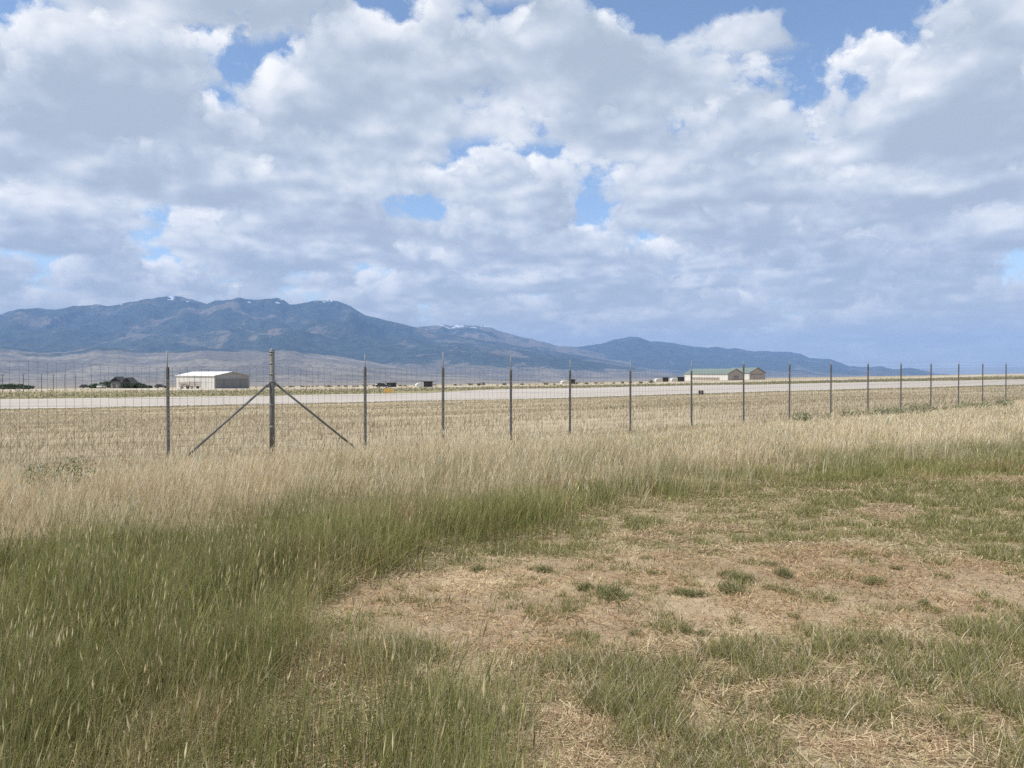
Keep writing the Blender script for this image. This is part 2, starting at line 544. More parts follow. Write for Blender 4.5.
# ------------------------------------------------------------------ runway, apron and taxiway: thin paved sheets
def to_xy(s, q): return s * EX - q * EY, s * EY + q * EX
def strip_sheet(name, s0, s1, q0, q1, material, lift, nS=240, nQ=6, slant=0.0):
    ss = np.linspace(s0, s1, nS)
    qq = np.linspace(q0, q1, nQ)
    Sg, Qg = np.meshgrid(ss, qq)
    if slant: Sg = Sg + slant * (Qg - q0) / (q1 - q0) * (1 - (Sg - s0) / (s1 - s0))
    # the long edges turn down into the ground
    Sg, Qg = np.vstack([Sg[:1], Sg, Sg[-1:]]), np.vstack([Qg[:1] - 0.02, Qg, Qg[-1:] + 0.02])
    X, Y = to_xy(Sg, Qg)
    Z = zt(X, Y) + lift
    Z[0] -= 0.5
    Z[-1] -= 0.5
    V = np.stack([X, Y, Z], -1).reshape(-1, 3)
    i = (np.arange(nQ + 1)[:, None] * nS + np.arange(nS - 1)[None]).ravel()
    quads = np.stack([i, i + 1, i + 1 + nS, i + nS], -1)
    return prop(link(name, np_mesh(name, V, quads=quads), material), kind='structure')

def paving(name, c0, c1):
    m, nt, b = mat(name, 0.9, 0.2)
    pos = nt.new('ShaderNodeNewGeometry').outputs['Position']
    x, y, z = nt.sep(pos)
    s = nt.add(nt.mul(x, EX), nt.mul(y, EY))
    q = nt.add(nt.mul(x, -EY), nt.mul(y, EX))
    n = nt.noise(nt.xyz(nt.mul(s, 0.02), nt.mul(q, 0.35), 0.0), 1.0, 6.0, 0.65)
    g = nt.noise(nt.xyz(s, q, 0.0), 0.6, 5.0, 0.7)
    c = nt.mix(nt.step(nt.add(nt.mul(n, 0.7), nt.mul(g, 0.3)), 0.38, 0.62), c0, c1)
    joint = nt.step(nt.m('PINGPONG', nt.mul(s, 1 / 30.0), 0.5), 0.0, 0.006)
    c = nt.mix(joint, nt.vm('SCALE', c, s=0.75), c)
    nt.put(b.inputs['Base Color'], c)
    return m
PAVE = paving('runway_concrete', (0.37, 0.33, 0.29), (0.46, 0.415, 0.365))
APRON = paving('taxiway_concrete', (0.50, 0.44, 0.37), (0.60, 0.54, 0.46))
WHITE = paint('white_paint', (0.8, 0.8, 0.78), 0.7, 0.08, 0.5)
strip_sheet('runway', -900, 1400, 122, 168, PAVE, 0.02, 500, 10)
strip_sheet('edge_line', -900, 1400, 166.4, 167.6, WHITE, 0.03, 500, 2)
strip_sheet('edge_line', -900, 1400, 122.8, 123.7, WHITE, 0.03, 500, 2)
strip_sheet('turning_pad', 42, 128, 168, 186, PAVE, 0.06, 60, 5, slant=22)
strip_sheet('taxiway', -260, 1200, 243, 258, APRON, 0.03, 300, 4)

# ------------------------------------------------------------------ mountains and foothills
def mountain_material(name, forest_hi, base_z, top_z, tan_amt, snow_z, seed):
    m, nt, b = mat(name, 0.95, 0.05)
    pos = nt.new('ShaderNodeNewGeometry').outputs['Position']
    x, y, z = nt.sep(pos)
    p = nt.vm('ADD', pos, (seed * 913.0, seed * 371.0, 0.0))
    big = nt.noise(p, 0.0010, 7.0, 0.62, dist=0.8)
    small = nt.noise(p, 0.006, 5.0, 0.65)
    spk = nt.noise(p, 0.02, 3.0, 0.7)
    alt = nt.lin(z, base_z, top_z, 0.0, 1.0)
    # grass low down and in clearings, timber higher up
    f = nt.add(nt.mul(nt.sub(big, 0.5), 2.4), nt.mul(nt.sub(small, 0.5), 0.9))
    wood = nt.step(nt.add(f, nt.m('MINIMUM', nt.mul(nt.sub(alt, forest_hi), 2.2), 0.20)), -0.12 + tan_amt, 0.12 + tan_amt)
    forest = nt.mix(nt.step(small, 0.4, 0.62), (0.022, 0.034, 0.028), (0.050, 0.064, 0.047))
    grass = nt.mix(nt.step(big, 0.42, 0.6), (0.17, 0.145, 0.11), (0.29, 0.245, 0.18))
    grass = nt.mix(nt.mul(nt.step(spk, 0.44, 0.60), 0.62), grass, (0.05, 0.055, 0.04))
    c = nt.mix(wood, grass, forest)
    if snow_z:
        SNOWT = 0.70 if seed == 1 else 0.63
        ridge = nt.add(nt.mul(nt.sub(z, snow_z), 0.010), nt.mul(nt.sub(nt.noise(nt.vm('MULTIPLY', p, (1.0, 0.4, 3.0)), 0.0042, 4.0, 0.65), SNOWT), 12.0))
        c = nt.mix(nt.step(ridge, 0.4, 0.9), c, (0.50, 0.54, 0.60))
    nt.put(b.inputs['Base Color'], c)
    return m

def mountain(name, prof, Yf, Yc, material, x0=-620, x1=1600, spur=0.50, scale=1500.0, seed=1, foot=-60.0):
    px = np.arange(x0, x1 + 1, 1.6)
    pv = np.interp(px, [p[0] for p in prof], [p[1] for p in prof])
    pv = pv + (fbm(px / 9.0, px * 0 + seed, 3, seed) - 0.5) * 1.6
    u = (px - 512) / F_PX
    t = np.concatenate([np.linspace(0, 1, 84), [1.06, 1.16, 1.3]])
    Yr = Yf + (Yc - Yf) * t
    U, T = np.meshgrid(u, t)
    Yg = np.repeat(Yr[:, None], len(u), 1)
    X = U * Yg
    crest = np.maximum((V0 - pv) / F_PX * Yc + CAM_H - foot, 8.0)
    shape = np.where(T <= 1, 0.10 * T + 0.90 * sstep(T, -0.25, 1.25) ** 1.25, 1 - (T - 1) * 1.6)
    n = ridged(X / scale, Yg / scale * 0.55, 6, seed * 7) - 0.62
    n2 = fbm(X / (scale * 2.2), Yg / (scale * 2.2), 3, seed * 13) - 0.5
    H = shape * (1 + spur * 2.2 * n * np.clip(1.35 - T, 0.12, 1) + spur * 2.0 * n2 * np.clip(1.3 - T, 0.0, 1))
    H = np.maximum(H, 0.0)
    # scale each column so that its highest sight line follows the skyline
    ang = (foot + H * crest[None] - CAM_H) / Yg
    target = (V0 - pv) / F_PX
    k = np.ones(len(u))
    for _ in range(12):
        ang = (foot + H * crest[None] * k[None] - CAM_H) / Yg
        im = ang.argmax(0)
        hm = H[im, np.arange(len(u))] * crest
        want = target * Yr[im] + CAM_H - foot
        k = np.clip(want / np.maximum(hm, 1.0), 0.02, 3.0)
    Z = foot + H * crest[None] * k[None]
    Z[0] = foot - 30
    Z[-1] = foot - 30
    V = np.stack([X, Yg, Z], -1).reshape(-1, 3)
    nU = len(u)
    i = (np.arange(len(t) - 1)[:, None] * nU + np.arange(nU - 1)[None]).ravel()
    quads = np.stack([i, i + 1, i + 1 + nU, i + nU], -1)
    return prop(link(name, np_mesh(name, V, quads=quads, smooth=True), material), kind='structure')

MAIN = [(-620, 352), (-300, 330), (-120, 322), (0, 314.5), (20, 309), (40, 308), (55, 309.5), (75, 306), (95, 304.5), (110, 306), (130, 302), (150, 299), (165, 297), (176, 296.5),
        (190, 298.5), (200, 301.5), (207, 304), (215, 301), (226, 300.5), (233, 299.5), (240, 297), (246, 299), (260, 299.5), (272, 298.5), (278, 297.5), (284, 300), (290, 305),
        (300, 304), (312, 301), (325, 300), (338, 301), (350, 306), (365, 315), (385, 320), (400, 323), (430, 331), (470, 338), (520, 346), (570, 354), (620, 363), (660, 370), (700, 378), (1600, 390)]
BACK = [(-620, 380), (300, 360), (390, 334), (418, 327), (432, 326), (443, 323.5), (450, 326), (460, 325), (475, 326), (490, 326.5), (497, 330), (510, 334), (520, 337), (540, 341),
        (555, 345), (575, 347.5), (600, 353), (625, 359), (660, 367), (700, 376), (1600, 390)]
RIGHT = [(-620, 390), (440, 372), (520, 353), (562, 347.5), (580, 346.5), (600, 344), (615, 339.5), (630, 337), (640, 337.5), (650, 341), (662, 341.5), (680, 344.5), (700, 347),
         (708, 348), (718, 346.5), (726, 348.5), (735, 348.5), (750, 351), (785, 351.5), (800, 354), (810, 358), (830, 359), (850, 366), (862, 367), (880, 366.5), (897, 369.5),
         (910, 367), (920, 370), (935, 373), (1000, 380), (1600, 392)]
HILLS = [(-620, 362), (-200, 352), (-60, 345), (0, 345), (30, 350), (55, 352), (75, 351), (95, 346), (115, 347), (140, 352), (170, 351), (200, 347), (232, 350), (270, 349), (285, 347),
         (305, 352), (340, 357), (390, 365), (440, 371), (500, 376), (600, 381), (700, 386), (1600, 395)]
mountain('mountains', MAIN, 9800, 14000, mountain_material('timbered_mountains', 0.14, -60, 1200, 0.0, 1150, 1), seed=1)
FRONT = [(-620, 348), (-200, 338), (0, 331), (60, 328), (110, 332), (160, 335), (200, 331), (240, 327), (290, 329), (330, 335), (380, 340), (420, 344), (460, 345), (520, 350), (570, 358), (620, 366),
         (680, 374), (760, 383), (1600, 395)]
mountain('mountains', FRONT, 8600, 11600, mountain_material('wooded_front_ridge', 0.22, -60, 640, 0.0, 0, 6), seed=6, spur=0.4, scale=1100.0)
mountain('mountains', BACK, 12500, 17000, mountain_material('far_mountains', 0.10, -60, 1000, 0.25, 880, 2), seed=2)
mountain('mountains', RIGHT, 13500, 19000, mountain_material('right_mountains', 0.12, -60, 900, -0.1, 0, 3), seed=3, spur=0.28)
mountain('hills', HILLS, 5200, 9000, mountain_material('dry_foothills', 0.75, -60, 330, 0.1, 0, 4), seed=4, spur=0.2, scale=900.0)

# ------------------------------------------------------------------ haze: the air between here and the mountains
def build_haze():
    mb = MB().box(-26000, 26000, -700, 31000, -130, 1480)
    m = bpy.data.materials.new('haze')
    m.use_nodes = True
    nt = NT(m.node_tree)
    nt.n.clear()
    v = nt.new('ShaderNodeVolumePrincipled')
    v.inputs['Color'].default_value = (0.31, 0.52, 0.95, 1)
    v.inputs['Density'].default_value = 5.0e-5
    v.inputs['Anisotropy'].default_value = 0.0
    o = nt.new('ShaderNodeOutputMaterial')
    nt.l.new(v.outputs[0], o.inputs['Volume'])
    prop(mb.build('haze', m), kind='stuff')
if USE_HAZE: build_haze()

# ================================================================== grass
rng = np.random.default_rng(7)

def blades(xy, z, h, w, lean, curl, c_root, c_tip, seg=3, az=None, leanaz=None):
    """one tapering blade per point: returns verts, tris, colours"""
    n = len(xy)
    az = rng.uniform(0, 2 * math.pi, n) if az is None else az
    la = rng.uniform(0, 2 * math.pi, n) if leanaz is None else leanaz
    wx, wy = np.cos(az), np.sin(az)
    lx, ly = np.cos(la), np.sin(la)
    V, Cc = [], []
    for k in range(seg + 1):
        t = k / seg
        off = h * (lean * t + curl * t * t)
        zz = h * (t - 0.35 * curl * t * t)
        wid = w * (1 - t) ** 0.7 * 0.5 if k < seg else 0 * w
        cx, cy, cz = xy[:, 0] + lx * off, xy[:, 1] + ly * off, z + zz
        col = c_root * (1 - t) + c_tip * t
        if k < seg:
            V += [np.stack([cx - wx * wid, cy - wy * wid, cz], -1), np.stack([cx + wx * wid, cy + wy * wid, cz], -1)]
            Cc += [col, col]
        else:
            V.append(np.stack([cx, cy, cz], -1))
            Cc.append(col)
    m = 2 * seg + 1
    V = np.stack(V, 1).reshape(-1, 3)
    Cc = np.stack(Cc, 1).reshape(-1, 3)
    tri = []
    for k in range(seg - 1):
        a = 2 * k
        tri += [(a, a + 1, a + 3), (a, a + 3, a + 2)]
    a = 2 * (seg - 1)
    tri.append((a, a + 1, a + 2))
    T = (np.arange(n)[:, None, None] * m + np.array(tri)[None]).reshape(-1, 3)
    return V, T, Cc

def heads(xy, z, h, lean, curl, la, length, w, col):
    """seed heads: a slim spindle round the top of each stalk (two crossed diamonds)"""
    n = len(xy)
    lx, ly = np.cos(la), np.sin(la)
    def pt(t):
        off = h * (lean * t + curl * t * t)
        return np.stack([xy[:, 0] + lx * off, xy[:, 1] + ly * off, z + h * (t - 0.35 * curl * t * t)], -1)
    a = pt(1 - 0.55 * length / h)
    top = pt(np.ones(n))
    d = top - a
    d /= np.linalg.norm(d, axis=1)[:, None]
    b = a + d * length[:, None]
    mid = a + d * (length * 0.4)[:, None]
    ang = rng.uniform(0, 2 * math.pi, n)
    s1 = np.stack([np.cos(ang), np.sin(ang), 0 * ang], -1) * (w * 0.5)[:, None]
    s2 = np.stack([-np.sin(ang), np.cos(ang), 0 * ang], -1) * (w * 0.5)[:, None]
    V = np.stack([a, mid - s1, mid + s1, mid - s2, mid + s2, b], 1).reshape(-1, 3)
    tri = np.array([(0, 1, 5), (0, 5, 2), (0, 3, 5), (0, 5, 4)])
    T = (np.arange(n)[:, None, None] * 6 + tri[None]).reshape(-1, 3)
    return V, T, np.repeat(col, 6, 0)

class Pile:
    def __init__(self): self.v, self.t, self.c, self.k = [], [], [], 0
    def add(self, VTC):
        V, T, Cc = VTC
        self.v.append(V); self.t.append(T + self.k); self.c.append(Cc)
        self.k += len(V)
    def build(self, name, label=None, cat=None, kind='stuff', parent=None):
        me = np_mesh(name, np.concatenate(self.v), tris=np.concatenate(self.t), cols=np.concatenate(self.c))
        return prop(link(name, me, LEAF, parent), label, cat, None, kind)

def pick(n, cols, p, var=0.18):
    """natural colour of each blade: a kind, and some spread round it"""
    cols = np.array(cols, float)
    c = cols[rng.choice(len(cols), n, p=np.array(p) / sum(p))]
    return np.clip(c * (1 + rng.normal(0, var, (n, 1))) * (1 + rng.normal(0, 0.018, (n, 3))), 0.005, 0.9)

GREENS = [(0.225, 0.245, 0.08), (0.185, 0.215, 0.08), (0.285, 0.28, 0.11), (0.185, 0.215, 0.10)]
STRAWS = [(0.74, 0.63, 0.455), (0.66, 0.55, 0.385), (0.84, 0.74, 0.56), (0.55, 0.44, 0.30)]

def scatter(x0, x1, y0, y1, dens):
    n = rng.poisson((x1 - x0) * (y1 - y0) * dens)
    return np.stack([rng.uniform(x0, x1, n), rng.uniform(y0, y1, n)], -1)
def in_view(P, pad=0.24, ymin=1.0):
    return (np.abs(P[:, 0]) < P[:, 1] * (0.66 + pad) + 2.2) & (P[:, 1] > ymin)

def tall_green():
    P = scatter(-12, 17, 1.0, 17, 4200)
    P = P[in_view(P)]
    F = fields(P[:, 0], P[:, 1])
    clump = fbm(P[:, 0] / 0.35, P[:, 1] / 0.35, 2, 55)
    thin = fbm(P[:, 0] / 1.3, P[:, 1] / 1.3, 3, 57)
    keep = rng.random(len(P)) < F['green'] * np.clip(0.25 + 1.5 * (clump - 0.25), 0.15, 1) * np.clip(2.2 * (thin - 0.10), 0.75, 1)
    P, x, cl, th = P[keep], F['x'][keep], clump[keep], thin[keep]
    n = len(P)
    strip = sstep(x, 560, 760)
    hscale = (0.37 - 0.10 * strip) * (0.55 + 0.95 * fbm(P[:, 0] / 0.7, P[:, 1] / 0.7, 3, 59))
    hscale = hscale * (0.30 + 0.70 * F['green'][keep])
    hscale = hscale * (1 + 0.55 * np.exp(-((x - 450) / 100) ** 2) * sstep(F['v'][keep], 660, 720))
    h = hscale * rng.uniform(0.35, 1.15, n)
    z = zt(P[:, 0], P[:, 1]) - 0.01
    dry = np.clip((0.43 - th) * 3.6, 0, 0.6) + 0.10
    isdry = rng.random(n) < dry
    tone = fbm(P[:, 0] / 0.9, P[:, 1] / 1.2, 3, 63)[:, None]
    c = pick(n, GREENS, (4, 3, 3, 2)) * (0.62 + 0.76 * tone)
    cd = pick(n, [(0.44, 0.35, 0.20), (0.33, 0.245, 0.14), (0.58, 0.48, 0.30), (0.34, 0.235, 0.15)], (4, 3, 2, 2))
    c = np.where(isdry[:, None], cd, c)
    root = c * np.array([1.0, 0.95, 0.9])
    tip = c * 0.78 + 0.22 * np.array([0.50, 0.46, 0.20]) * rng.uniform(0, 1.6, (n, 1))
    p = Pile()
    dist = np.hypot(P[:, 0], P[:, 1])
    w = np.clip(0.0020 + 0.00055 * dist, 0.0030, 0.009) * rng.uniform(0.7, 1.3, n)
    wind = rng.normal(0.5, 1.7, n)
    bent = rng.random(n) < 0.16
    p.add(blades(P, z, h, w, rng.uniform(0.03, 0.26, n) + 0.35 * bent, rng.uniform(0.0, 0.40, n) + 0.35 * bent, root, tip, 3, leanaz=wind))
    # flowering stalks standing over the leaves
    st = rng.random(n) < 0.06
    Q, hq = P[st], hscale[st] * rng.uniform(0.95, 1.4, st.sum())
    m = len(Q)
    la, le, cu = rng.normal(0.4, 1.3, m), rng.uniform(0.03, 0.16, m), rng.uniform(0.0, 0.12, m)
    cs = pick(m, [(0.55, 0.49, 0.28), (0.42, 0.39, 0.20), (0.65, 0.56, 0.36), (0.30, 0.24, 0.14)], (3, 3, 3, 1))
    p.add(blades(Q, z[st], hq, w[st] * 0.55, le, cu, cs * 0.8, cs, 2, leanaz=la))
    p.add(heads(Q, z[st], hq, le, cu, la, rng.uniform(0.04, 0.08, m), rng.uniform(0.0045, 0.008, m), cs * 1.1))
    p.build('green_grass', 'tall green grass growing in the left foreground', 'grass')

def tall_tan():
    P = np.concatenate([scatter(-18, 20, 2.5, 16, 950), scatter(-32, 46, 16, 34, 420), scatter(-10, 70, 34, 62, 130)])
    P = P[in_view(P)]
    F = fields(P[:, 0], P[:, 1])
    # the tall grass ends a few metres beyond the fence
    fl = (P[:, 1] - 17.8) - (P[:, 0] + 5.48) * (30.8 / 36.3)        # metres beyond the fence line
    n1 = fbm(P[:, 0] / 3.0, P[:, 1] / 3.0, 3, 71)
    beyond = 1 - sstep(fl + (n1 - 0.5) * 3.0, -1.5, 1.6)
    clump = fbm(P[:, 0] / 0.5, P[:, 1] / 0.5, 2, 75)
    keep = rng.random(len(P)) < F['tan'] * beyond * np.clip(0.1 + 2.2 * (clump - 0.30), 0.06, 1)
    P, n1 = P[keep], n1[keep]
    n = len(P)
    z = zt(P[:, 0], P[:, 1]) - 0.01
    dist = np.hypot(P[:, 0], P[:, 1])
    fl = (P[:, 1] - 17.8) - (P[:, 0] + 5.48) * (30.8 / 36.3)
    near_f = sstep(fl, -8.0, -2.2)
    h = (0.44 - 0.31 * near_f + 0.55 * (fbm(P[:, 0] / 1.1, P[:, 1] / 1.1, 3, 77) - 0.5) * (1 - 0.75 * near_f)) * rng.uniform(0.55, 1.15, n)
    gmix = np.clip((fbm(P[:, 0] / 2.0, P[:, 1] / 2.0, 3, 79) - 0.40) * 2.6, 0.04, 0.6)
    bd = P[:, 1] - np.interp(F['x'][keep], *TAN_B)
    isg = rng.random(n) < gmix + 0.55 * (1 - sstep(bd, -0.5, 3.5))
    c = np.where(isg[:, None], pick(n, [(0.28, 0.28, 0.14), (0.36, 0.33, 0.18)], (1, 1)), pick(n, STRAWS, (4, 3, 3, 2), 0.16))
    root = np.where(isg[:, None], c, c * 0.6 + 0.4 * np.array([0.46, 0.40, 0.22]))
    w = np.clip(0.0016 + 0.00045 * dist, 0.0032, 0.024) * rng.uniform(0.7, 1.3, n)
    la, le, cu = rng.normal(0.3, 1.4, n), rng.uniform(0.04, 0.34, n), rng.uniform(0.02, 0.36, n)
    p = Pile()
    p.add(blades(P, z, h, w, le, cu, root, c, 3, leanaz=la))
    st = (rng.random(n) < 0.36) & (~isg)
    m = st.sum()
    hs, lng = h[st] * rng.uniform(1.0, 1.25, m), np.minimum(rng.uniform(0.07, 0.15, m), 0.45 * h[st])
    cs = np.clip(c[st] * 1.12, 0, 0.85)
    p.add(blades(P[st], z[st], hs, w[st] * 0.5, le[st] * 0.7, cu[st] * 0.7, root[st], cs, 2, leanaz=la[st]))
    p.add(heads(P[st], z[st], hs, le[st] * 0.7, cu[st] * 0.7, la[st], lng, np.clip(w[st] * 1.15, 0.006, 0.03), cs))
    p.build('dry_grass', 'tall dry straw coloured grass standing along the fence', 'grass')

def low_grass():
    P = np.concatenate([scatter(-6, 18, 5.0, 17, 5200), scatter(-4, 8, 1.0, 5.0, 9000)])
    P = P[in_view(P)]
    F = fields(P[:, 0], P[:, 1])
    clump = fbm(P[:, 0] / 0.22, P[:, 1] / 0.22, 2, 85)
    patch = fbm(P[:, 0] / 0.8, P[:, 1] / 0.8, 3, 87)
    cov = F['mown'] * np.clip(0.85 + 2.2 * (patch - 0.42), 0.35, 1) + F['low'] * np.clip(3.0 * (patch - 0.27) + 0.5 * (1 - sstep(F['x'], 640, 760)), 0.12, 1)
    tiny = fbm(P[:, 0] / 0.20 + 40, P[:, 1] / 0.16, 3, 89)
    cov = cov + F['dirt'] * 0.95 * sstep(tiny, 0.53, 0.63)
    cov = cov * (1 - 0.85 * F['gaps']) * np.clip(2.6 * (clump - 0.28), 0.06, 1)
    keep = rng.random(len(P)) < cov
    P, mown, low, patch = P[keep], np.maximum(F['mown'], 0.7 * F['dirt'])[keep], F['low'][keep], patch[keep]
    n = len(P)
    z = zt(P[:, 0], P[:, 1]) - 0.004
    dist = np.hypot(P[:, 0], P[:, 1])
    edge = sstep(P[:, 0], 0.0, 1.0)
    h = (mown * 0.055 + low * (0.125 - 0.05 * edge)) * rng.uniform(0.5, 1.4, n) * (0.6 + 0.9 * patch) + 0.012
    isd = rng.random(n) < 0.24 - 0.10 * mown
    c = np.where(isd[:, None], pick(n, STRAWS, (3, 4, 2, 3)), pick(n, [(0.225, 0.235, 0.08), (0.185, 0.205, 0.08), (0.28, 0.27, 0.10), (0.35, 0.315, 0.14)], (3, 3, 3, 2)))
    p = Pile()
    w = np.clip(0.0016 + 0.00050 * dist, 0.0026, 0.009) * rng.uniform(0.7, 1.4, n)
    p.add(blades(P, z, h, w, rng.uniform(0.1, 0.8, n), rng.uniform(0, 0.4, n), c * 0.9, c, 2))
    p.build('short_grass', 'short olive green grass round the bare patch', 'grass')

def straw_litter():
    P = np.concatenate([scatter(-3, 15, 1.0, 12, 2600), scatter(-6, 8, 1.0, 4.6, 2400)])
    P = P[in_view(P)]
    F = fields(P[:, 0], P[:, 1])
    pt = fbm(P[:, 0] / 0.6, P[:, 1] / 0.6, 3, 95)
    cov = np.clip(F['gaps'] * 1.0 + F['dirt'] * np.clip(2.4 * (pt - 0.30), 0.25, 1.0) + 0.3 * F['low'] + 0.15 * F['mown'] + 0.55 * F['green'], 0, 1)
    keep = rng.random(len(P)) < cov
    P, dirt, gp = P[keep], F['dirt'][keep], F['gaps'][keep]
    n = len(P)
    z = zt(P[:, 0], P[:, 1]) + rng.uniform(0.0, 0.02, n)
    stand = rng.random(n) < np.where(dirt > 0.5, 0.55, 0.3)
    h = np.where(stand, rng.uniform(0.015, 0.055, n), rng.uniform(0.03, 0.15, n))
    h = np.where(dirt > 0.5, h * 0.6, h)
    lean = np.where(stand, rng.uniform(0.1, 0.9, n), 0.95)
    c = pick(n, [(0.58, 0.47, 0.30), (0.68, 0.56, 0.38), (0.42, 0.30, 0.19), (0.36, 0.25, 0.16)], (3, 2, 2, 2))
    c = np.where((dirt > 0.5)[:, None] & (gp < 0.3)[:, None], c * np.array([0.90, 0.83, 0.745]), c)
    # lying straws are laid almost flat
    flat = ~stand
    p = Pile()
    w = np.clip(0.0018 + 0.0006 * np.hypot(P[:, 0], P[:, 1]), 0.003, 0.008) * rng.uniform(0.7, 1.3, n)
    p.add(blades(P[stand], z[stand], h[stand], w[stand], lean[stand], 0.2 * np.ones(stand.sum()), c[stand] * 0.9, c[stand], 2))
    Q, hq, a = P[flat], h[flat], rng.uniform(0, 2 * math.pi, flat.sum())
    zz = z[flat] + 0.006
    ax, ay = np.cos(a), np.sin(a)
    wq = w[flat] * 0.5
    E = Q + np.stack([ax, ay], -1) * hq[:, None]
    ze = zt(E[:, 0], E[:, 1]) + rng.uniform(0.004, 0.035, len(E))
    V = np.stack([np.stack([Q[:, 0] - ay * wq, Q[:, 1] + ax * wq, zz], -1), np.stack([Q[:, 0] + ay * wq, Q[:, 1] - ax * wq, zz], -1),
                  np.stack([E[:, 0] + ay * wq, E[:, 1] - ax * wq, ze], -1), np.stack([E[:, 0] - ay * wq, E[:, 1] + ax * wq, ze], -1)], 1).reshape(-1, 3)
    T = (np.arange(len(Q))[:, None, None] * 4 + np.array([(0, 1, 2), (0, 2, 3)])[None]).reshape(-1, 3)
    p.add((V, T, np.repeat(c[flat], 4, 0)))
    # crumbs of soil and small stones
    p.build('straw_litter', 'loose dry straw lying on the bare ground', 'straw')

def field_tufts():
    n0 = 330000
    # even in picture density: more tufts near, fewer far
    Y = 14 * np.exp(rng.uniform(0, math.log(190 / 14), n0))
    X = rng.uniform(-0.82, 0.82, n0) * Y
    keep = rng.random(n0) < np.clip(Y / 55, 0, 1) ** 0.8
    P = np.stack([X, Y], -1)[keep]
    s = P[:, 0] * EX + P[:, 1] * EY
    q = -P[:, 0] * EY + P[:, 1] * EX
    fl = (P[:, 1] - 17.8) - (P[:, 0] + 5.48) * (30.8 / 36.3)
    ok = (fl > -1.0) & (q < 120.5)
    P, s, q = P[ok], s[ok], q[ok]
    n = len(P)
    pt = fbm(s / 16, q / 5.5, 4, 101, 0.6)
    k2 = rng.random(n) < np.clip(0.3 + 1.8 * (pt - 0.35), 0.12, 1)
    P, s, q, pt = P[k2], s[k2], q[k2], pt[k2]
    n = len(P)
    dist = np.hypot(P[:, 0], P[:, 1])
    h = rng.uniform(0.12, 0.32, n) * (1 - 0.25 * sstep(dist, 25, 80))
    ol = sstep(q, 98, 117) * 0.75 + 0.10 + 0.25 * (fbm(s / 14, q / 3, 3, 103) > 0.56)
    isg = rng.random(n) < ol
    c = np.where(isg[:, None], pick(n, [(0.30, 0.27, 0.15), (0.36, 0.32, 0.19), (0.26, 0.23, 0.13)], (2, 2, 1)), pick(n, [(0.55, 0.47, 0.34), (0.48, 0.40, 0.28), (0.63, 0.55, 0.41)], (3, 2, 2), 0.14))
    p = Pile()
    w = dist * 0.00075 * rng.uniform(0.6, 1.4, n)
    z = zt(P[:, 0], P[:, 1]) - 0.02
    p.add(blades(P, z, h, w, rng.uniform(0.05, 0.4, n), rng.uniform(0, 0.4, n), c * 0.85, c, 2, leanaz=rng.normal(0.3, 1.4, n), az=rng.normal(0, 0.6, n)))
    p.build('field_grass', 'dry grass of the wide field between fence and runway', 'grass')

def verge_grass():
    """rough olive grass on the low bank beyond the runway"""
    n = 26000
    s = rng.uniform(-150, 420, n)
    q = 169 + rng.gamma(2.0, 16, n)
    X, Y = to_xy(s, q)
    ok = (q < 242) & ~((s > 36) & (s < 130) & (q < 188)) & (np.abs(X) < 0.8 * Y)
    X, Y, q, s = X[ok], Y[ok], q[ok], s[ok]
    n = len(X)
    P = np.stack([X, Y], -1)
    c = pick(n, [(0.25, 0.25, 0.145), (0.33, 0.305, 0.195), (0.22, 0.22, 0.13), (0.44, 0.385, 0.26)], (3, 3, 2, 2))
    p = Pile()
    p.add(blades(P, zt(X, Y) - 0.03, rng.uniform(0.2, 0.55, n), rng.uniform(0.12, 0.3, n), rng.uniform(0.05, 0.4, n), rng.uniform(0, 0.4, n), c, c, 2, az=rng.normal(0, 0.5, n)))
    p.build('verge_grass', 'rough olive grass on the bank beyond the runway', 'grass')

if USE_GRASS:
    tall_green(); tall_tan(); low_grass(); straw_litter(); field_tufts(); verge_grass()

# ------------------------------------------------------------------ single plants
def leafy_mesh(name, n, rad, hgt, leaf, cols, p, flat=0.0):
    """a bush of many small leaf faces round hidden stems, uneven in outline"""
    lobes = [(rng.normal(0, rad * 0.45), rng.normal(0, rad * 0.45), rng.uniform(0.35, 0.75) * hgt, rng.uniform(0.35, 0.6)) for _ in range(7)]
    L = np.array(lobes)
    k = rng.integers(0, len(L), n)
    d = rng.normal(0, 1, (n, 3))
    d /= np.linalg.norm(d, axis=1)[:, None]
    r = rng.uniform(0.35, 1, n) ** 0.5
    P = np.stack([L[k, 0] + d[:, 0] * r * rad * L[k, 3], L[k, 1] + d[:, 1] * r * rad * L[k, 3], np.maximum(L[k, 2] + d[:, 2] * r * hgt * 0.42, 0.02 * hgt)], -1)
    a = rng.normal(0, 1, (n, 3)); a /= np.linalg.norm(a, axis=1)[:, None]
    b = np.cross(a, rng.normal(0, 1, (n, 3))); b /= np.linalg.norm(b, axis=1)[:, None]
    sz = leaf * rng.uniform(0.6, 1.4, (n, 1))
    V = np.stack([P - a * sz, P + b * sz * 0.4, P + a * sz, P - b * sz * 0.4], 1).reshape(-1, 3)
    T = (np.arange(n)[:, None, None] * 4 + np.array([(0, 1, 2), (0, 2, 3)])[None]).reshape(-1, 3)
    return np_mesh(name, V, tris=T, cols=np.repeat(pick(n, cols, p), 4, 0))

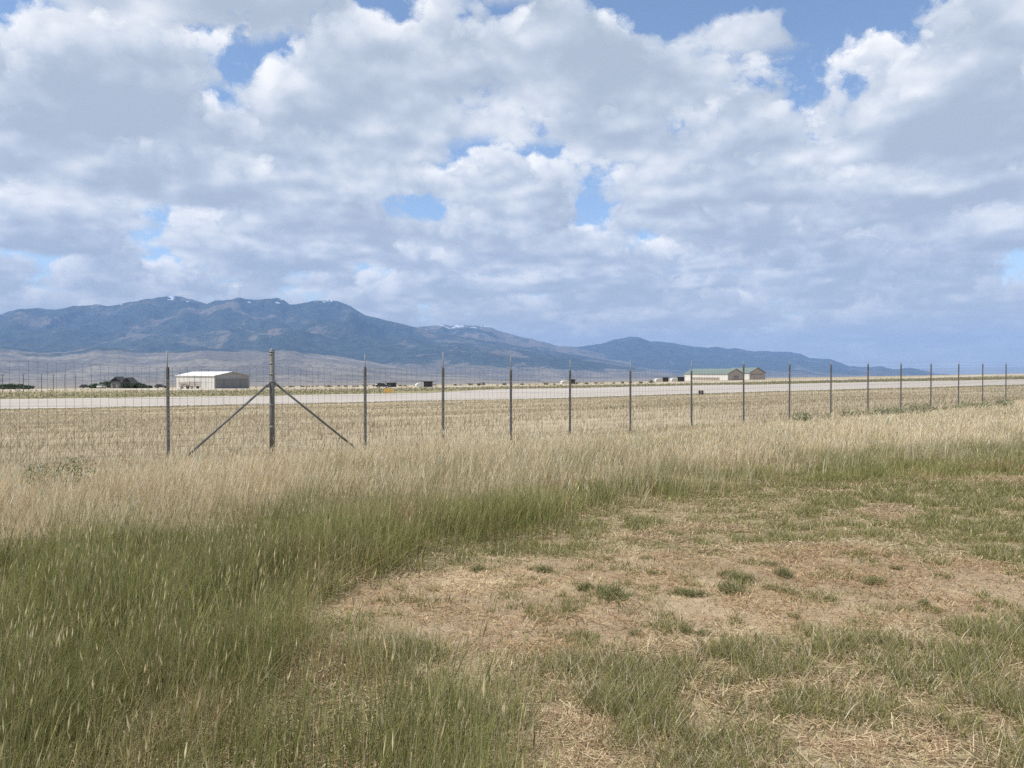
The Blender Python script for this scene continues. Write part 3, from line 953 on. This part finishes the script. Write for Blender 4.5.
def stems(name, rad, hgt, col, parent, n=6, r=0.01):
    mb = MB()
    for _ in range(n):
        a = rng.uniform(0, 6.28)
        mb.tube((0, 0, -0.02), (math.cos(a) * rad * 0.5, math.sin(a) * rad * 0.5, hgt * rng.uniform(0.5, 0.8)), r, 5, r * 0.4)
    return mb.build(name, col, parent)
BARK = paint('bark', (0.16, 0.12, 0.08), 0.9, 0.2, 8.0)
DARKLEAF = [(0.055, 0.085, 0.04), (0.075, 0.105, 0.05), (0.045, 0.07, 0.035)]
SAGE = [(0.16, 0.175, 0.12), (0.12, 0.14, 0.09), (0.19, 0.20, 0.14)]

def bush(name, label, cat, x, y, rad, hgt, n, leaf, cols=DARKLEAF, group=None):
    t = thing(name, label, cat, (x, y, z1(x, y) - 0.02), rng.uniform(0, 6), group)
    link('foliage', leafy_mesh('foliage', n, rad, hgt, leaf, cols, (3, 2, 2)), LEAF, t)
    stems('stem', rad, hgt, BARK, t, r=max(0.006, rad * 0.02))
    return t

# weeds on the bare dirt (spots read off the photograph, each a place on the ground)
WEEDS = [(545, 573, 7, 10), (477, 571, 9, 6), (742, 581, 11, 9), (725, 576, 6, 6), (785, 578, 8, 13), (690, 596, 15, 8), (610, 597, 20, 12), (585, 590, 10, 8), (733, 592, 16, 10), (770, 590, 7, 6), (790, 594, 8, 6),
         (875, 584, 12, 8), (770, 566, 8, 6), (925, 607, 6, 9), (897, 570, 6, 5), (686, 633, 8, 8), (635, 636, 7, 6), (703, 636, 9, 6), (847, 652, 8, 9), (795, 618, 7, 5), (655, 575, 6, 4), (568, 612, 8, 5), (830, 600, 7, 5)]
def weed_mesh():
    n = 260
    P = rng.normal(0, 0.042, (n, 2)) + np.array([(0, 0), (0.045, 0.01), (-0.05, -0.02)])[rng.integers(0, 3, n)]
    c = pick(n, [(0.21, 0.22, 0.10), (0.26, 0.255, 0.125), (0.18, 0.195, 0.09), (0.40, 0.34, 0.19)], (3, 3, 2, 2))
    V, T, K = blades(P, np.zeros(n), rng.uniform(0.03, 0.10, n), rng.uniform(0.006, 0.013, n), rng.uniform(0.1, 1.1, n), rng.uniform(0, 0.5, n), c * 0.9, c, 2)
    return np_mesh('weed', V, tris=T, cols=K)
wm = [weed_mesh() for _ in range(6)]
for i, (px, pv, rx, hh) in enumerate(WEEDS):
    X, Y, Zg = ground_at(px, pv)
    o = link('weed', wm[i % 6], LEAF if i < 6 else None)
    o.location = (X, Y, Zg - 0.004)
    k = rx / F_PX * Y / 0.10
    o.scale = (k, k * 0.9, hh / F_PX * Y / 0.085)
    o.rotation_euler = (0, 0, rng.uniform(0, 6))
    prop(o, 'small dark green weed growing in the bare dirt patch', 'weed', 'weeds in the bare dirt')

X, Y, Zg = ground_at(60, 496)
bush('leafy_plant', 'dark green leafy plant standing in the tall dry grass at the left', 'plant', X, Y, 0.40, 0.46, 1100, 0.018, [(0.19, 0.21, 0.12), (0.23, 0.245, 0.14), (0.16, 0.18, 0.10)])
for i, (px, v, w_) in enumerate([(900, 415, 14), (925, 413, 22), (952, 412, 20), (850, 419, 14), (978, 410, 14), (880, 417, 12), (1003, 408, 12), (810, 423, 12)]):
    X, Y, Zg = ground_at(px, v)
    bush('leafy_plant', 'low green leafy plant growing at the foot of the fence on the right', 'plant', X, Y, w_ / F_PX * Y, 0.34 + 0.18 * rng.random(), 520, 0.04,
         [(0.23, 0.25, 0.15), (0.27, 0.28, 0.17), (0.19, 0.215, 0.13)], 'leafy plants along the fence')

# ================================================================== the wildlife fence
STEEL = paint('weathered_post_steel', (0.13, 0.13, 0.127), 0.6, 0.3, 6.0, 0.4)
GALV = paint('galvanised_steel', (0.22, 0.225, 0.23), 0.55, 0.2, 8.0, 0.4, 0.2)
WIRE = paint('fence_wire', (0.16, 0.155, 0.15), 0.5, 0.1, 2.0, 0.5, 0.2)

def fence_xy(x):
    Zd = 17.8 * 1158.0 / (1430.0 - x)
    return (x - 512) / F_PX * Zd, Zd
POSTS = [(-190, 2.45, 0), (-25, 2.45, 0), (168, 350, 367), (272, 350, 0), (365.3, 354, 367), (443, 352, 367.6), (511, 355, 370), (570, 360, 370.5), (630.5, 360, 371), (691.7, 360.5, 371), (743.9, 361, 364),
         (789.6, 361, 364), (831, 361, 364), (868, 361, 364), (901, 361, 364), (931, 361, 364), (958.7, 361, 364), (982.8, 361, 364), (1006, 361.5, 364), (1026, 362, 364), (1046, 362, 364), (1066, 362.5, 364), (1086, 362.5, 365), (1105, 363, 365)]

def wire_run(mb, pts, r):
    """a thin square wire through points, kept as one strip of faces"""
    P = [Vector(p) for p in pts]
    n = len(P)
    d = (P[-1] - P[0]).normalized()
    s = d.cross(Vector((0, 0, 1)))
    if s.length < 0.01: s = Vector((1, 0, 0))
    s.normalize()
    t = d.cross(s).normalized()
    vs = []
    for p in P:
        vs += [p + s * r, p - s * r * 0.5 + t * r * 0.87, p - s * r * 0.5 - t * r * 0.87]
    fs = []
    for i in range(n - 1):
        for k in range(3):
            fs.append((3 * i + k, 3 * i + (k + 1) % 3, 3 * i + 3 + (k + 1) % 3, 3 * i + 3 + k))
    mb.face_set(vs, fs)

fx, fy = fence_xy(272)
fence = thing('wildlife_fence', 'tall woven wire fence on thin steel posts crossing the grass in front of the runway', 'fence', (fx, fy, z1(fx, fy)))
F0 = Vector(fence.location)
lines = []
for x, top, ttop in POSTS:
    X, Yp = fence_xy(x)
    zg = z1(X, Yp)
    ztop = zg + top if top < 10 else CAM_H - (top - V0) / F_PX * Yp
    zt2 = ztop - 0.33 if ttop == 0 else CAM_H - (ttop - V0) / F_PX * Yp
    b = Vector((X, Yp, zg)) - F0
    top_l, t2 = ztop - F0.z, zt2 - F0.z
    tilt = Vector((rng.normal(0, 0.006), rng.normal(0, 0.006), 0)) if x != 272 else Vector((0, 0, 0))
    lines.append((b, top_l))
    if x == 272:
        mb = MB().tube(b + Vector((0, 0, -0.3)), (b.x, b.y, top_l - 0.05), 0.057, 16)
        bp = mb.build('brace_post', STEEL, fence, True)
        cp = MB()
        cp.tube((b.x, b.y, top_l - 0.06), (b.x, b.y, top_l - 0.015), 0.064, 16, 0.060)
        cp.tube((b.x, b.y, top_l - 0.015), (b.x, b.y, top_l + 0.03), 0.060, 16, 0.018)
        cp.build('post_cap', GALV, bp, True)
        for zz in (0.10, 0.31, 0.55, 0.72, 1.25, 1.75):
            MB().tube((b.x, b.y, top_l - zz - 0.02), (b.x, b.y, top_l - zz + 0.02), 0.0605, 16).build('brace_band', GALV, bp, True)
        for bx_px, bv in ((181, 466), (358, 455)):
            gx, gy = fence_xy(bx_px)
            foot = Vector((gx, gy, z1(gx, gy) + 0.0)) - F0
            top_b = Vector((b.x, b.y, CAM_H - (381 - V0) / F_PX * Yp - F0.z))
            dr = (foot - top_b).normalized()
            br = MB().tube(top_b + dr * 0.065, foot + dr * 0.12, 0.026, 10).build('brace', STEEL, fence, True)
            MB().tube(top_b + dr * 0.055, top_b + dr * 0.17, 0.033, 10).build('brace_clamp', GALV, br, True)
            MB().box(foot.x - 0.09, foot.x + 0.09, foot.y - 0.09, foot.y + 0.09, foot.z - 0.1, foot.z + 0.04).build('brace_foot', GALV, br)
    else:
        # studded T post: flange and stem, with a lighter extension bolted to its top
        mb = MB()
        h0 = b.z - 0.3
        for x0, x1, y0, y1 in ((-0.033, 0.033, -0.006, 0.006), (-0.007, 0.007, 0.0065, 0.045)):
            mb.face_set([(b.x + x0, b.y + y0, h0), (b.x + x1, b.y + y0, h0), (b.x + x1, b.y + y1, h0), (b.x + x0, b.y + y1, h0)] +
                        [(b.x + tilt.x + x0, b.y + tilt.y + y0, t2), (b.x + tilt.x + x1, b.y + tilt.y + y0, t2), (b.x + tilt.x + x1, b.y + tilt.y + y1, t2), (b.x + tilt.x + x0, b.y + tilt.y + y1, t2)],
                        [(0, 3, 2, 1), (4, 5, 6, 7), (0, 1, 5, 4), (1, 2, 6, 5), (2, 3, 7, 6), (3, 0, 4, 7)])
        k = b.z + 0.15
        while k < t2:                                    # the studs
            f = (k - h0) / (t2 - h0)
            mb.box(b.x + tilt.x * f - 0.012, b.x + tilt.x * f + 0.012, b.y + tilt.y * f - 0.013, b.y + tilt.y * f - 0.0065, k, k + 0.02)
            k += 0.1
        po = mb.build('t_post', STEEL, fence)
        MB().tube((b.x + tilt.x, b.y - 0.022 + tilt.y, t2 - 0.22), (b.x + tilt.x * 1.2, b.y - 0.022 + tilt.y, top_l), 0.013, 8).build('post_extension', GALV, po, True)

mesh_mb, top_mb = MB(), MB()
levels = list(np.concatenate([np.linspace(0.06, 0.7, 6), np.linspace(0.87, 1.0, 8) * 0 + np.linspace(0.86, 2.02, 8)]))
for (b0, t0), (b1, t1) in zip(lines[:-1], lines[1:]):
    off = Vector((0.03, -0.038, 0))
    span = (b1 - b0).length
    hfac0, hfac1 = (t0 - b0.z) / 2.4, (t1 - b1.z) / 2.4
    far = max(0.0, ((b0 + F0).y - 22) / 30)
    r = 0.0025 + 0.0014 * far
    for L in levels:
        wire_run(mesh_mb, [b0 + off + Vector((0, 0, L * hfac0)), b1 + off + Vector((0, 0, L * hfac1))], r)
    n = max(2, round(span / 0.155))
    for k in range(n):
        f = (k + 0.5) / n
        p = b0.lerp(b1, f) + off
        hf = hfac0 * (1 - f) + hfac1 * f
        wig = rng.normal(0, 0.004, 2)
        wire_run(mesh_mb, [p + Vector((wig[0], -0.004, levels[0] * hf)), p + Vector((wig[1], -0.004, levels[-1] * hf))], r)
    for L in (2.17, 2.34):
        a, c_ = b0 + off + Vector((0, 0, L * hfac0)), b1 + off + Vector((0, 0, L * hfac1))
        wire_run(top_mb, [a, a.lerp(c_, 0.5) - Vector((0, 0, 0.012)), c_], 0.0022 + 0.0015 * far)
mesh_mb.build('woven_wire', WIRE, fence)
top_mb.build('top_wire', GALV, fence)

# ================================================================== beyond the runway
# the far fence on the left
ff = None
for i, px in enumerate([-40, -18, 2.4, 23.4, 41.5, 53.4, 64.5, 75.7, 91.5, 105, 122, 131, 139, 147, 156, 163]):
    Yf = 100 * 1.0 * (1 + 0.0)
    Yf = 178 + i * 5.0
    X = (px - 512) / F_PX * Yf
    zg = z1(X, Yf)
    if ff is None:
        ff = thing('perimeter_fence', 'distant fence of dark posts and wires beyond the runway at the far left', 'fence', (X, Yf, zg))
        FP = []
    o = Vector((X, Yf, zg)) - Vector(ff.location)
    h = max(1.9, (20.0 - 0.55 * i) / F_PX * Yf * 0.98)
    mb = MB().tube(o + Vector((0, 0, -0.3)), o + Vector((0, 0, h)), 0.085 if i in (2, 3, 4, 5, 7) else 0.05, 7)
    if i in (2, 3, 8): mb.box(o.x - 0.45, o.x + 0.45, o.y - 0.04, o.y + 0.04, o.z + h - 0.12, o.z + h - 0.03)
    mb.build('post', STEEL, ff)
    FP.append((o, h))
wm_ = MB()
for (a, ha), (b, hb) in zip(FP[:-1], FP[1:]):
    for f in (0.25, 0.5, 0.75, 0.95):
        wire_run(wm_, [a + Vector((0.0, -0.09, ha * f)), b + Vector((0.0, -0.09, hb * f))], 0.008)
wm_.build('wire', WIRE, ff)

def gable_building(name, label, cat, P0, theta, w, L, he, hr, mats, over=0.35, door=None, small_door=None, group=None):
    """gable end on the local x axis (0..w) at y=0, long walls run along +y"""
    zg = min(z1(*P0), z1(P0[0] + math.cos(theta) * w, P0[1] + math.sin(theta) * w), z1(P0[0] - math.sin(theta) * L, P0[1] + math.cos(theta) * L)) - 0.1
    t = thing(name, label, cat, (P0[0], P0[1], zg), theta, group)
    wall, gable, roof, trim, dmat = mats
    he += 0.1; hr += 0.1
    side = MB().box(0, 0.15, 0.15, L - 0.15, -1, he).box(w - 0.15, w, 0.15, L - 0.15, -1, he)
    side.build('side_wall', wall, t)
    for y0 in (0, L - 0.15):
        MB().prism([(0, -1), (w, -1), (w, he), (w / 2, hr), (0, he)], y0, y0 + 0.15).build('gable_wall', gable, t)
    sl = (hr - he) / (w / 2)
    th = 0.16
    poly = [(-over, he - over * sl + 0.01), (w / 2, hr + 0.01), (w + over, he - over * sl + 0.01), (w + over, he - over * sl + th), (w / 2, hr + th), (-over, he - over * sl + th)]
    rf = MB().prism(poly, -over, L + over).build('roof', roof, t)
    # trim boards along the gable edges and the eaves
    tb = MB()
    poly2 = [(-over, he - over * sl - 0.12), (w / 2, hr - 0.12), (w + over, he - over * sl - 0.12), (w + over, he - over * sl + th + 0.02), (w / 2, hr + th + 0.02), (-over, he - over * sl + th + 0.02)]
    tb.prism(poly2, -over - 0.06, -over - 0.003)
    tb.build('fascia', trim, rf)
    if door:
        x0, x1, h = door
        d = MB()
        nleaf = 4
        for k in range(nleaf):
            a, b2 = x0 + (x1 - x0) * k / nleaf + 0.02, x0 + (x1 - x0) * (k + 1) / nleaf - 0.02
            d.box(a, b2, -0.09 - 0.06 * (k % 2), -0.02 - 0.06 * (k % 2), 0.05, h)
        dd = d.build('door', dmat, t)
        MB().box(x0 - 0.15, x1 + 0.15, -0.20, -0.01, h + 0.02, h + 0.22).build('door_track', trim, dd)
    if small_door:
        x0, x1, h = small_door
        MB().box(x0, x1, -0.07, -0.01, 0.05, h).build('walk_door', trim, t)
    return t

# --- the white steel hangar on the left
WALLW = ribbed('hangar_wall_steel', (0.60, 0.595, 0.57), 0.5, 3.6, 0.05, 'Y', 0.28)
GABG = ribbed('hangar_gable_steel', (0.33, 0.325, 0.32), 0.5, 1.2, 0.05, 'X')
ROOFW = ribbed('white_roof_steel', (0.80, 0.80, 0.79), 0.45, 0.8, 0.03, 'Y', 0.05)
TRIMG = paint('grey_trim', (0.35, 0.35, 0.35), 0.5)
DOORG = ribbed('grey_door_steel', (0.19, 0.195, 0.205), 0.5, 0.7, 0.06, 'X')
Yh = 250.0
P0 = ((214.5 - 512) / F_PX * Yh, Yh)
HT = R(50)
gable_building('hangar', 'long low white steel hangar with grey doors beyond the runway', 'hangar', P0, HT, 12.4, 25.0, 4.35, 5.65, (WALLW, GABG, ROOFW, TRIMG, DOORG), door=(0.4, 12.0, 3.6))

# --- equipment parked along the hangar's lit wall
RUST = paint('rusty_steel', (0.22, 0.14, 0.09), 0.8, 0.3, 2.0)
TYRE = paint('tyre_rubber', (0.03, 0.03, 0.03), 0.85, 0.2, 3.0)
PALE = paint('pale_painted_steel', (0.55, 0.53, 0.48), 0.5, 0.15, 2.0)
WHITEP = paint('white_car_paint', (0.75, 0.75, 0.74), 0.3, 0.04, 1.0, 0.5)
GLASS = paint('dark_window_glass', (0.03, 0.035, 0.04), 0.08, 0.1, 1.0, 0.6)
def wheel(parent, x, y, r, w):
    o = MB().tube((x, y - w / 2, r), (x, y + w / 2, r), r, 18).build('wheel', TYRE, parent, False)
    MB().tube((x, y - w / 2 - 0.01, r), (x, y + w / 2 + 0.01, r), r * 0.55, 12).build('rim', PALE, o)
    return o
def trailer(label, x, y, rz, length, load):
    t = thing('farm_trailer', label, 'trailer', (x, y, z1(x, y)), rz)
    MB().box(0, length, -0.9, 0.9, 0.75, 0.9).box(length, length + 1.3, -0.05, 0.05, 0.70, 0.80).build('deck', RUST, t)
    for xx in (length * 0.35, length * 0.55):
        for yy in (-1.0, 1.0): wheel(t, xx, yy, 0.38, 0.24)
    rails = MB()
    for k in range(5):
        xx = 0.05 + (length - 0.1) * k / 4
        for yy in (-0.86, 0.86): rails.box(xx - 0.04, xx + 0.04, yy - 0.04, yy + 0.04, 0.9, 2.3)
    for yy in (-0.86, 0.86):
        for zz in (1.35, 1.8, 2.2): rails.box(0, length, yy - 0.02, yy + 0.02, zz, zz + 0.09)
    rails.build('side_rails', RUST, t)
    if load:
        MB().box(0.6, length * 0.45, -0.7, 0.7, 0.905, 1.7).box(length * 0.5, length - 0.5, -0.6, 0.5, 0.905, 1.5).build('load', PALE, t)
cx, sx = math.cos(HT), math.sin(HT)
def hang(a, out):          # a metres along the lit wall, out metres in front of it
    return P0[0] - sx * a - cx * out, P0[1] + cx * a - sx * out
hx, hy = hang(15.5, 3.0)
trailer('rusty railed trailer parked against the lit hangar wall, nearer its left end', hx, hy, HT - R(90), 4.6, True)
hx, hy = hang(8.5, 3.0)
trailer('empty rusty trailer with a drawbar parked against the lit hangar wall, nearer the grey doors', hx, hy, HT - R(90), 3.6, False)

# --- green roofed buildings
GREENR = ribbed('green_roof_steel', (0.165, 0.21, 0.185), 0.5, 0.6, 0.05, 'Y', 0.08)
WALLC = ribbed('cream_wall_steel', (0.70, 0.69, 0.65), 0.5, 1.8, 0.04, 'Y', 0.10)
GABT = ribbed('tan_gable_steel', (0.40, 0.35, 0.32), 0.6, 0.6, 0.06, 'X', 0.1)
DARKT = paint('dark_trim', (0.10, 0.09, 0.09), 0.6)
DOORT = ribbed('brown_door', (0.30, 0.26, 0.24), 0.6, 0.5, 0.05, 'X')
Yg = 400.0
G0 = ((728 - 512) / F_PX * Yg, Yg)
GT = R(25)
gable_building('hangar', 'long white hangar with a green roof and a brown gable end', 'hangar', G0, GT, 10.4, 36.0, 3.95, 6.5, (WALLC, GABT, GREENR, DARKT, DOORT), door=(3.8, 6.8, 2.7))
Y2 = 408.0
G1 = ((749.5 - 512) / F_PX * Y2, Y2)
gable_building('hangar', 'shorter brown gabled building with a green roof, right of the long white hangar', 'hangar', G1, GT, 10.8, 20.0, 3.95, 6.6, (WALLC, GABT, GREENR, DARKT, GABT), door=(1.2, 9.4, 3.2))
# low board fence in front of the long wall
BOARD = paint('brown_boards', (0.26, 0.20, 0.16), 0.85, 0.2, 1.5)
bf = None
gx_, gy_ = G0[0] - math.sin(GT) * 3 - math.cos(GT) * 3.2, G0[1] + math.cos(GT) * 3 - math.sin(GT) * 3.2
bf = thing('board_fence', 'low brown board fence in front of the long white wall', 'fence', (gx_, gy_, z1(gx_, gy_)), GT)
pm = MB()
for k in range(12):
    MB().box(-0.07, 0.07, 2.0 * k - 0.07, 2.0 * k + 0.07, -0.5, 1.55).build('post', BOARD, bf)
for zz in (0.25, 0.7, 1.15): pm.box(-0.12, -0.075, 0, 22.0, zz, zz + 0.38)
pm.build('board_panel', BOARD, bf)

# --- small sheds beyond the runway: pale lit end, open front with its shade painted as near-black boards
SHEDW = ribbed('pale_shed_wall', (0.66, 0.63, 0.57), 0.6, 0.5, 0.06, 'Y', 0.1)
SHEDD = ribbed('shed_front_shade', (0.05, 0.045, 0.045), 0.8, 0.45, 0.2, 'X', 0.3)  # near-black colour stands in for the shade inside the open front
SHEDR = ribbed('dark_shed_roof', (0.10, 0.095, 0.10), 0.6, 0.5, 0.08, 'Y', 0.1)
def shed(label, xl, xm, xr, vb, vt, Ys, lean=True):
    sc = Ys / F_PX
    th = R(22)
    w = (xr - xm) * sc / 0.95
    d = 2.4
    hh = (vb - vt) * sc
    Xc, Yc = (xm - 512) * sc, Ys
    t = thing('shed', label, 'shed', (Xc, Yc, z1(Xc, Yc) - 0.05), th)
    fr = MB()
    fr.box(0.0, 0.12, 0.0, d, -0.5, hh).box(w - 0.12, w, 0.0, d, -0.5, hh).box(0.12, w - 0.12, d - 0.12, d, -0.5, hh)
    fr.build('wall', SHEDW, t)
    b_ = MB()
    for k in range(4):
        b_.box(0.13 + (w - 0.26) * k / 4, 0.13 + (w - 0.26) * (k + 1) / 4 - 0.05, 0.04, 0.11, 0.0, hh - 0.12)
    b_.build('door', SHEDD, t)  # dark boards fill the open front in place of its shade
    MB().prism([(-0.25, hh + 0.005), (w + 0.25, hh + 0.005), (w + 0.25, hh + 0.17), (-0.25, hh + 0.17)], -0.3, d + 0.25).build('roof', SHEDR, t)
    # the lower lean-to at the lit end
    lw = (xm - xl) * sc / 0.95
    MB().prism([(-lw, -0.5), (-0.005, -0.5), (-0.005, hh * 0.86), (-lw * 0.75, hh * 0.76), (-lw, hh * 0.5)], 0.2, d - 0.2).build('lean_to', SHEDW, t)
    return t
shed('small shed with a dark shaded front and a pale end, alone midway along the runway', 562, 568.5, 575.8, 384.3, 379.6, 330)
shed('small shed with a dark shaded front and a white end, nearest to the yellow runway sign', 417, 423.3, 432.8, 387.0, 381.3, 250)
shed('shed with a dark shaded front, right behind the yellow runway sign', 382.5, 386.3, 396.2, 386.8, 382.4, 262)
shed('small shed with a dark shaded front and a pale end, second one left of the long white hangar', 655.5, 662.3, 669.3, 382.6, 378.4, 380)
shed('small shed with a dark shaded front and a pale end, nearest to the long white hangar', 671.5, 677.3, 685.6, 382.4, 377.9, 372)

# --- airfield signs
YEL = paint('yellow_sign_face', (0.70, 0.42, 0.10), 0.5, 0.06, 2.0)
BLACKP = paint('black_sign_paint', (0.035, 0.033, 0.032), 0.6, 0.15, 2.0)
def sign(label, x, v, Ys, w, h, nP, face, gapw=0.05):
    X = (x - 512) / F_PX * Ys
    t = thing('airfield_sign', label, 'sign', (X, Ys, z1(X, Ys)), R(6))
    pw = w / nP
    for k in range(nP):
        a = -w / 2 + pw * k + gapw / 2
        pn = MB().box(a, a + pw - gapw, -0.09, 0.09, 0.22, 0.22 + h).build('panel', face, t)
        fm = MB()
        for x0, x1, z0, z1_ in ((a - 0.02, a + pw - gapw + 0.02, 0.19, 0.22), (a - 0.02, a + pw - gapw + 0.02, 0.22 + h, 0.25 + h), (a - 0.02, a - 0.001, 0.22, 0.22 + h), (a + pw - gapw + 0.001, a + pw - gapw + 0.02, 0.22, 0.22 + h)):
            fm.box(x0, x1, -0.10, 0.10, z0, z1_)
        fm.build('frame', TRIMG if face is YEL else BLACKP, pn)
        for lx in (a + pw * 0.2, a + pw * 0.75):
            MB().tube((lx, 0, -0.2), (lx, 0, 0.19), 0.03, 8).build('leg', STEEL, t)
xs, ys, _ = ground_at(388.5, 393.6)
sign('yellow sign of three panels standing just beyond the runway', 388.5, 393.6, ys, 1.85 * ys / 160, 0.92 * ys / 160, 3, YEL)
xs, ys, _ = ground_at(701, 395.6)
sign('small dark sign of two panels on the near edge of the runway', 701, 395.6, ys, 5.6 / F_PX * ys, 3.4 / F_PX * ys, 2, BLACKP, 0.16)

# --- the dark farmstead at the far left
HOUSEW = paint('dark_stained_boards', (0.045, 0.045, 0.05), 0.8, 0.25, 1.5)
ROOFD = ribbed('dark_shingles', (0.05, 0.048, 0.05), 0.9, 0.3, 0.15, 'Y', 0.15)
GREYB = ribbed('grey_boards', (0.30, 0.30, 0.28), 0.8, 0.3, 0.1, 'X', 0.15)
Yf = 300.0
def farm_xy(px, Y=Yf): return ((px - 512) / F_PX * Y, Y)
h1 = gable_building('house', 'dark weathered farmhouse, the left of two dark gables', 'house', farm_xy(109.5, 306), R(8), 4.6, 8.0, 2.6, 4.5, (HOUSEW, HOUSEW, ROOFD, DARKT, HOUSEW), small_door=(1.0, 1.9, 2.0))
h2 = gable_building('house', 'dark weathered farmhouse with an open porch, the right of two dark gables', 'house', farm_xy(121.5, 300), R(6), 4.2, 5.0, 2.3, 4.2, (HOUSEW, HOUSEW, ROOFD, DARKT, HOUSEW), over=0.9, small_door=(1.6, 2.5, 2.0))
gable_building('shed', 'small pale grey shed in front of the dark farmhouses', 'shed', farm_xy(110.6, 292), R(5), 2.6, 2.6, 2.0, 2.35, (GREYB, GREYB, ROOFD, DARKT, GREYB), over=0.12, small_door=(0.8, 1.7, 1.8))
for i, (px, Y, rw, hh, lab) in enumerate([(98, 300, 3.4, 1.9, 'dark round bush left of the grey shed'), (105, 306, 2.2, 2.4, 'dark taller bush against the left farmhouse'), (127, 296, 2.6, 2.0, 'dark bush at the foot of the right farmhouse'),
                                          (140, 302, 2.8, 2.0, 'dark low bush well to the right of the farmhouses'), (147, 300, 2.2, 1.3, 'small dark bush between the farmhouses and the white hangar'), (134, 304, 2.0, 1.9, 'dark bush just right of the farmhouses'),
                                          (94, 303, 2.2, 1.5, 'low dark bush beside the parked dark car')]):
    X = (px - 512) / F_PX * Y
    bush('bush', lab, 'bush', X, Y, rw, hh, 900, 0.30)
for i, (px, Y, rw, hh, lab) in enumerate([(3, 255, 4.4, 1.6, 'dark bush at the left edge of the picture'), (14, 256, 4.0, 1.75, 'dark bush, middle one of the row at the far left'), (24, 257, 3.8, 1.3, 'dark bush at the right end of the row at the far left')]):
    X = (px - 512) / F_PX * Y
    bush('bush', lab, 'bush', X, Y, rw, hh, 1300, 0.24)

def car(label, px, Y, rz, pm_):
    X = (px - 512) / F_PX * Y
    t = thing('parked_car', label, 'car', (X, Y, z1(X, Y)), rz)
    body = MB().prism([(-2.2, 0.35), (2.2, 0.35), (2.25, 0.75), (2.0, 0.92), (1.0, 0.98), (-1.9, 0.98), (-2.25, 0.85)], -0.88, 0.88).build('body', pm_, t)
    MB().prism([(-1.85, 0.985), (0.95, 0.985), (0.35, 1.45), (-1.5, 1.45)], -0.76, 0.76).build('cabin', GLASS, t)
    MB().box(-1.45, 0.3, -0.77, 0.77, 1.452, 1.50).build('roof', pm_, t)
    for xx in (-1.4, 1.4):
        for yy in (-0.82, 0.82): wheel(t, xx, yy, 0.33, 0.2)
    return t
DARKCAR = paint('dark_car_paint', (0.03, 0.03, 0.035), 0.3, 0.1, 1.0, 0.5)
car('dark car parked farthest left by the farmstead', 86, 305, R(4), DARKCAR)
car('white car parked left of the grey shed', 101.5, 290, R(95), WHITEP)
car('dark car parked on the grass between the farmhouses and the white hangar', 161, 300, R(2), DARKCAR)
car('white car parked left of the shed behind the yellow sign', 379, 330, R(80), WHITEP)
car('dark car parked just above the left end of the yellow sign', 383, 246, R(3), DARKCAR)

# --- sagebrush along the rim of the airfield, between the hangar and the yellow sign
rim = [leafy_mesh('sagebrush', 260, 1.3, 1.0, 0.16, [(0.12, 0.125, 0.085), (0.16, 0.155, 0.11), (0.095, 0.10, 0.07)], (3, 2, 2)) for _ in range(3)]
k = 0
for px in np.concatenate([np.arange(258, 382, 5.2), np.arange(398, 418, 5), np.arange(436, 560, 8.5), np.arange(578, 655, 9.0)]):
    Y = 300 + rng.uniform(-14, 20)
    X = (px + rng.normal(0, 1.5) - 512) / F_PX * Y
    o = link('sagebrush', rim[k % 3], LEAF if k < 3 else None)
    o.location = (X, Y, z1(X, Y) - 0.05)
    f = rng.uniform(0.35, 1.0)
    o.scale = (f, f, f * rng.uniform(0.7, 1.2))
    o.rotation_euler = (0, 0, rng.uniform(0, 6))
    prop(o, 'dark sagebrush bush on the rim of the airfield', 'bush', 'sagebrush along the rim of the airfield')
    k += 1
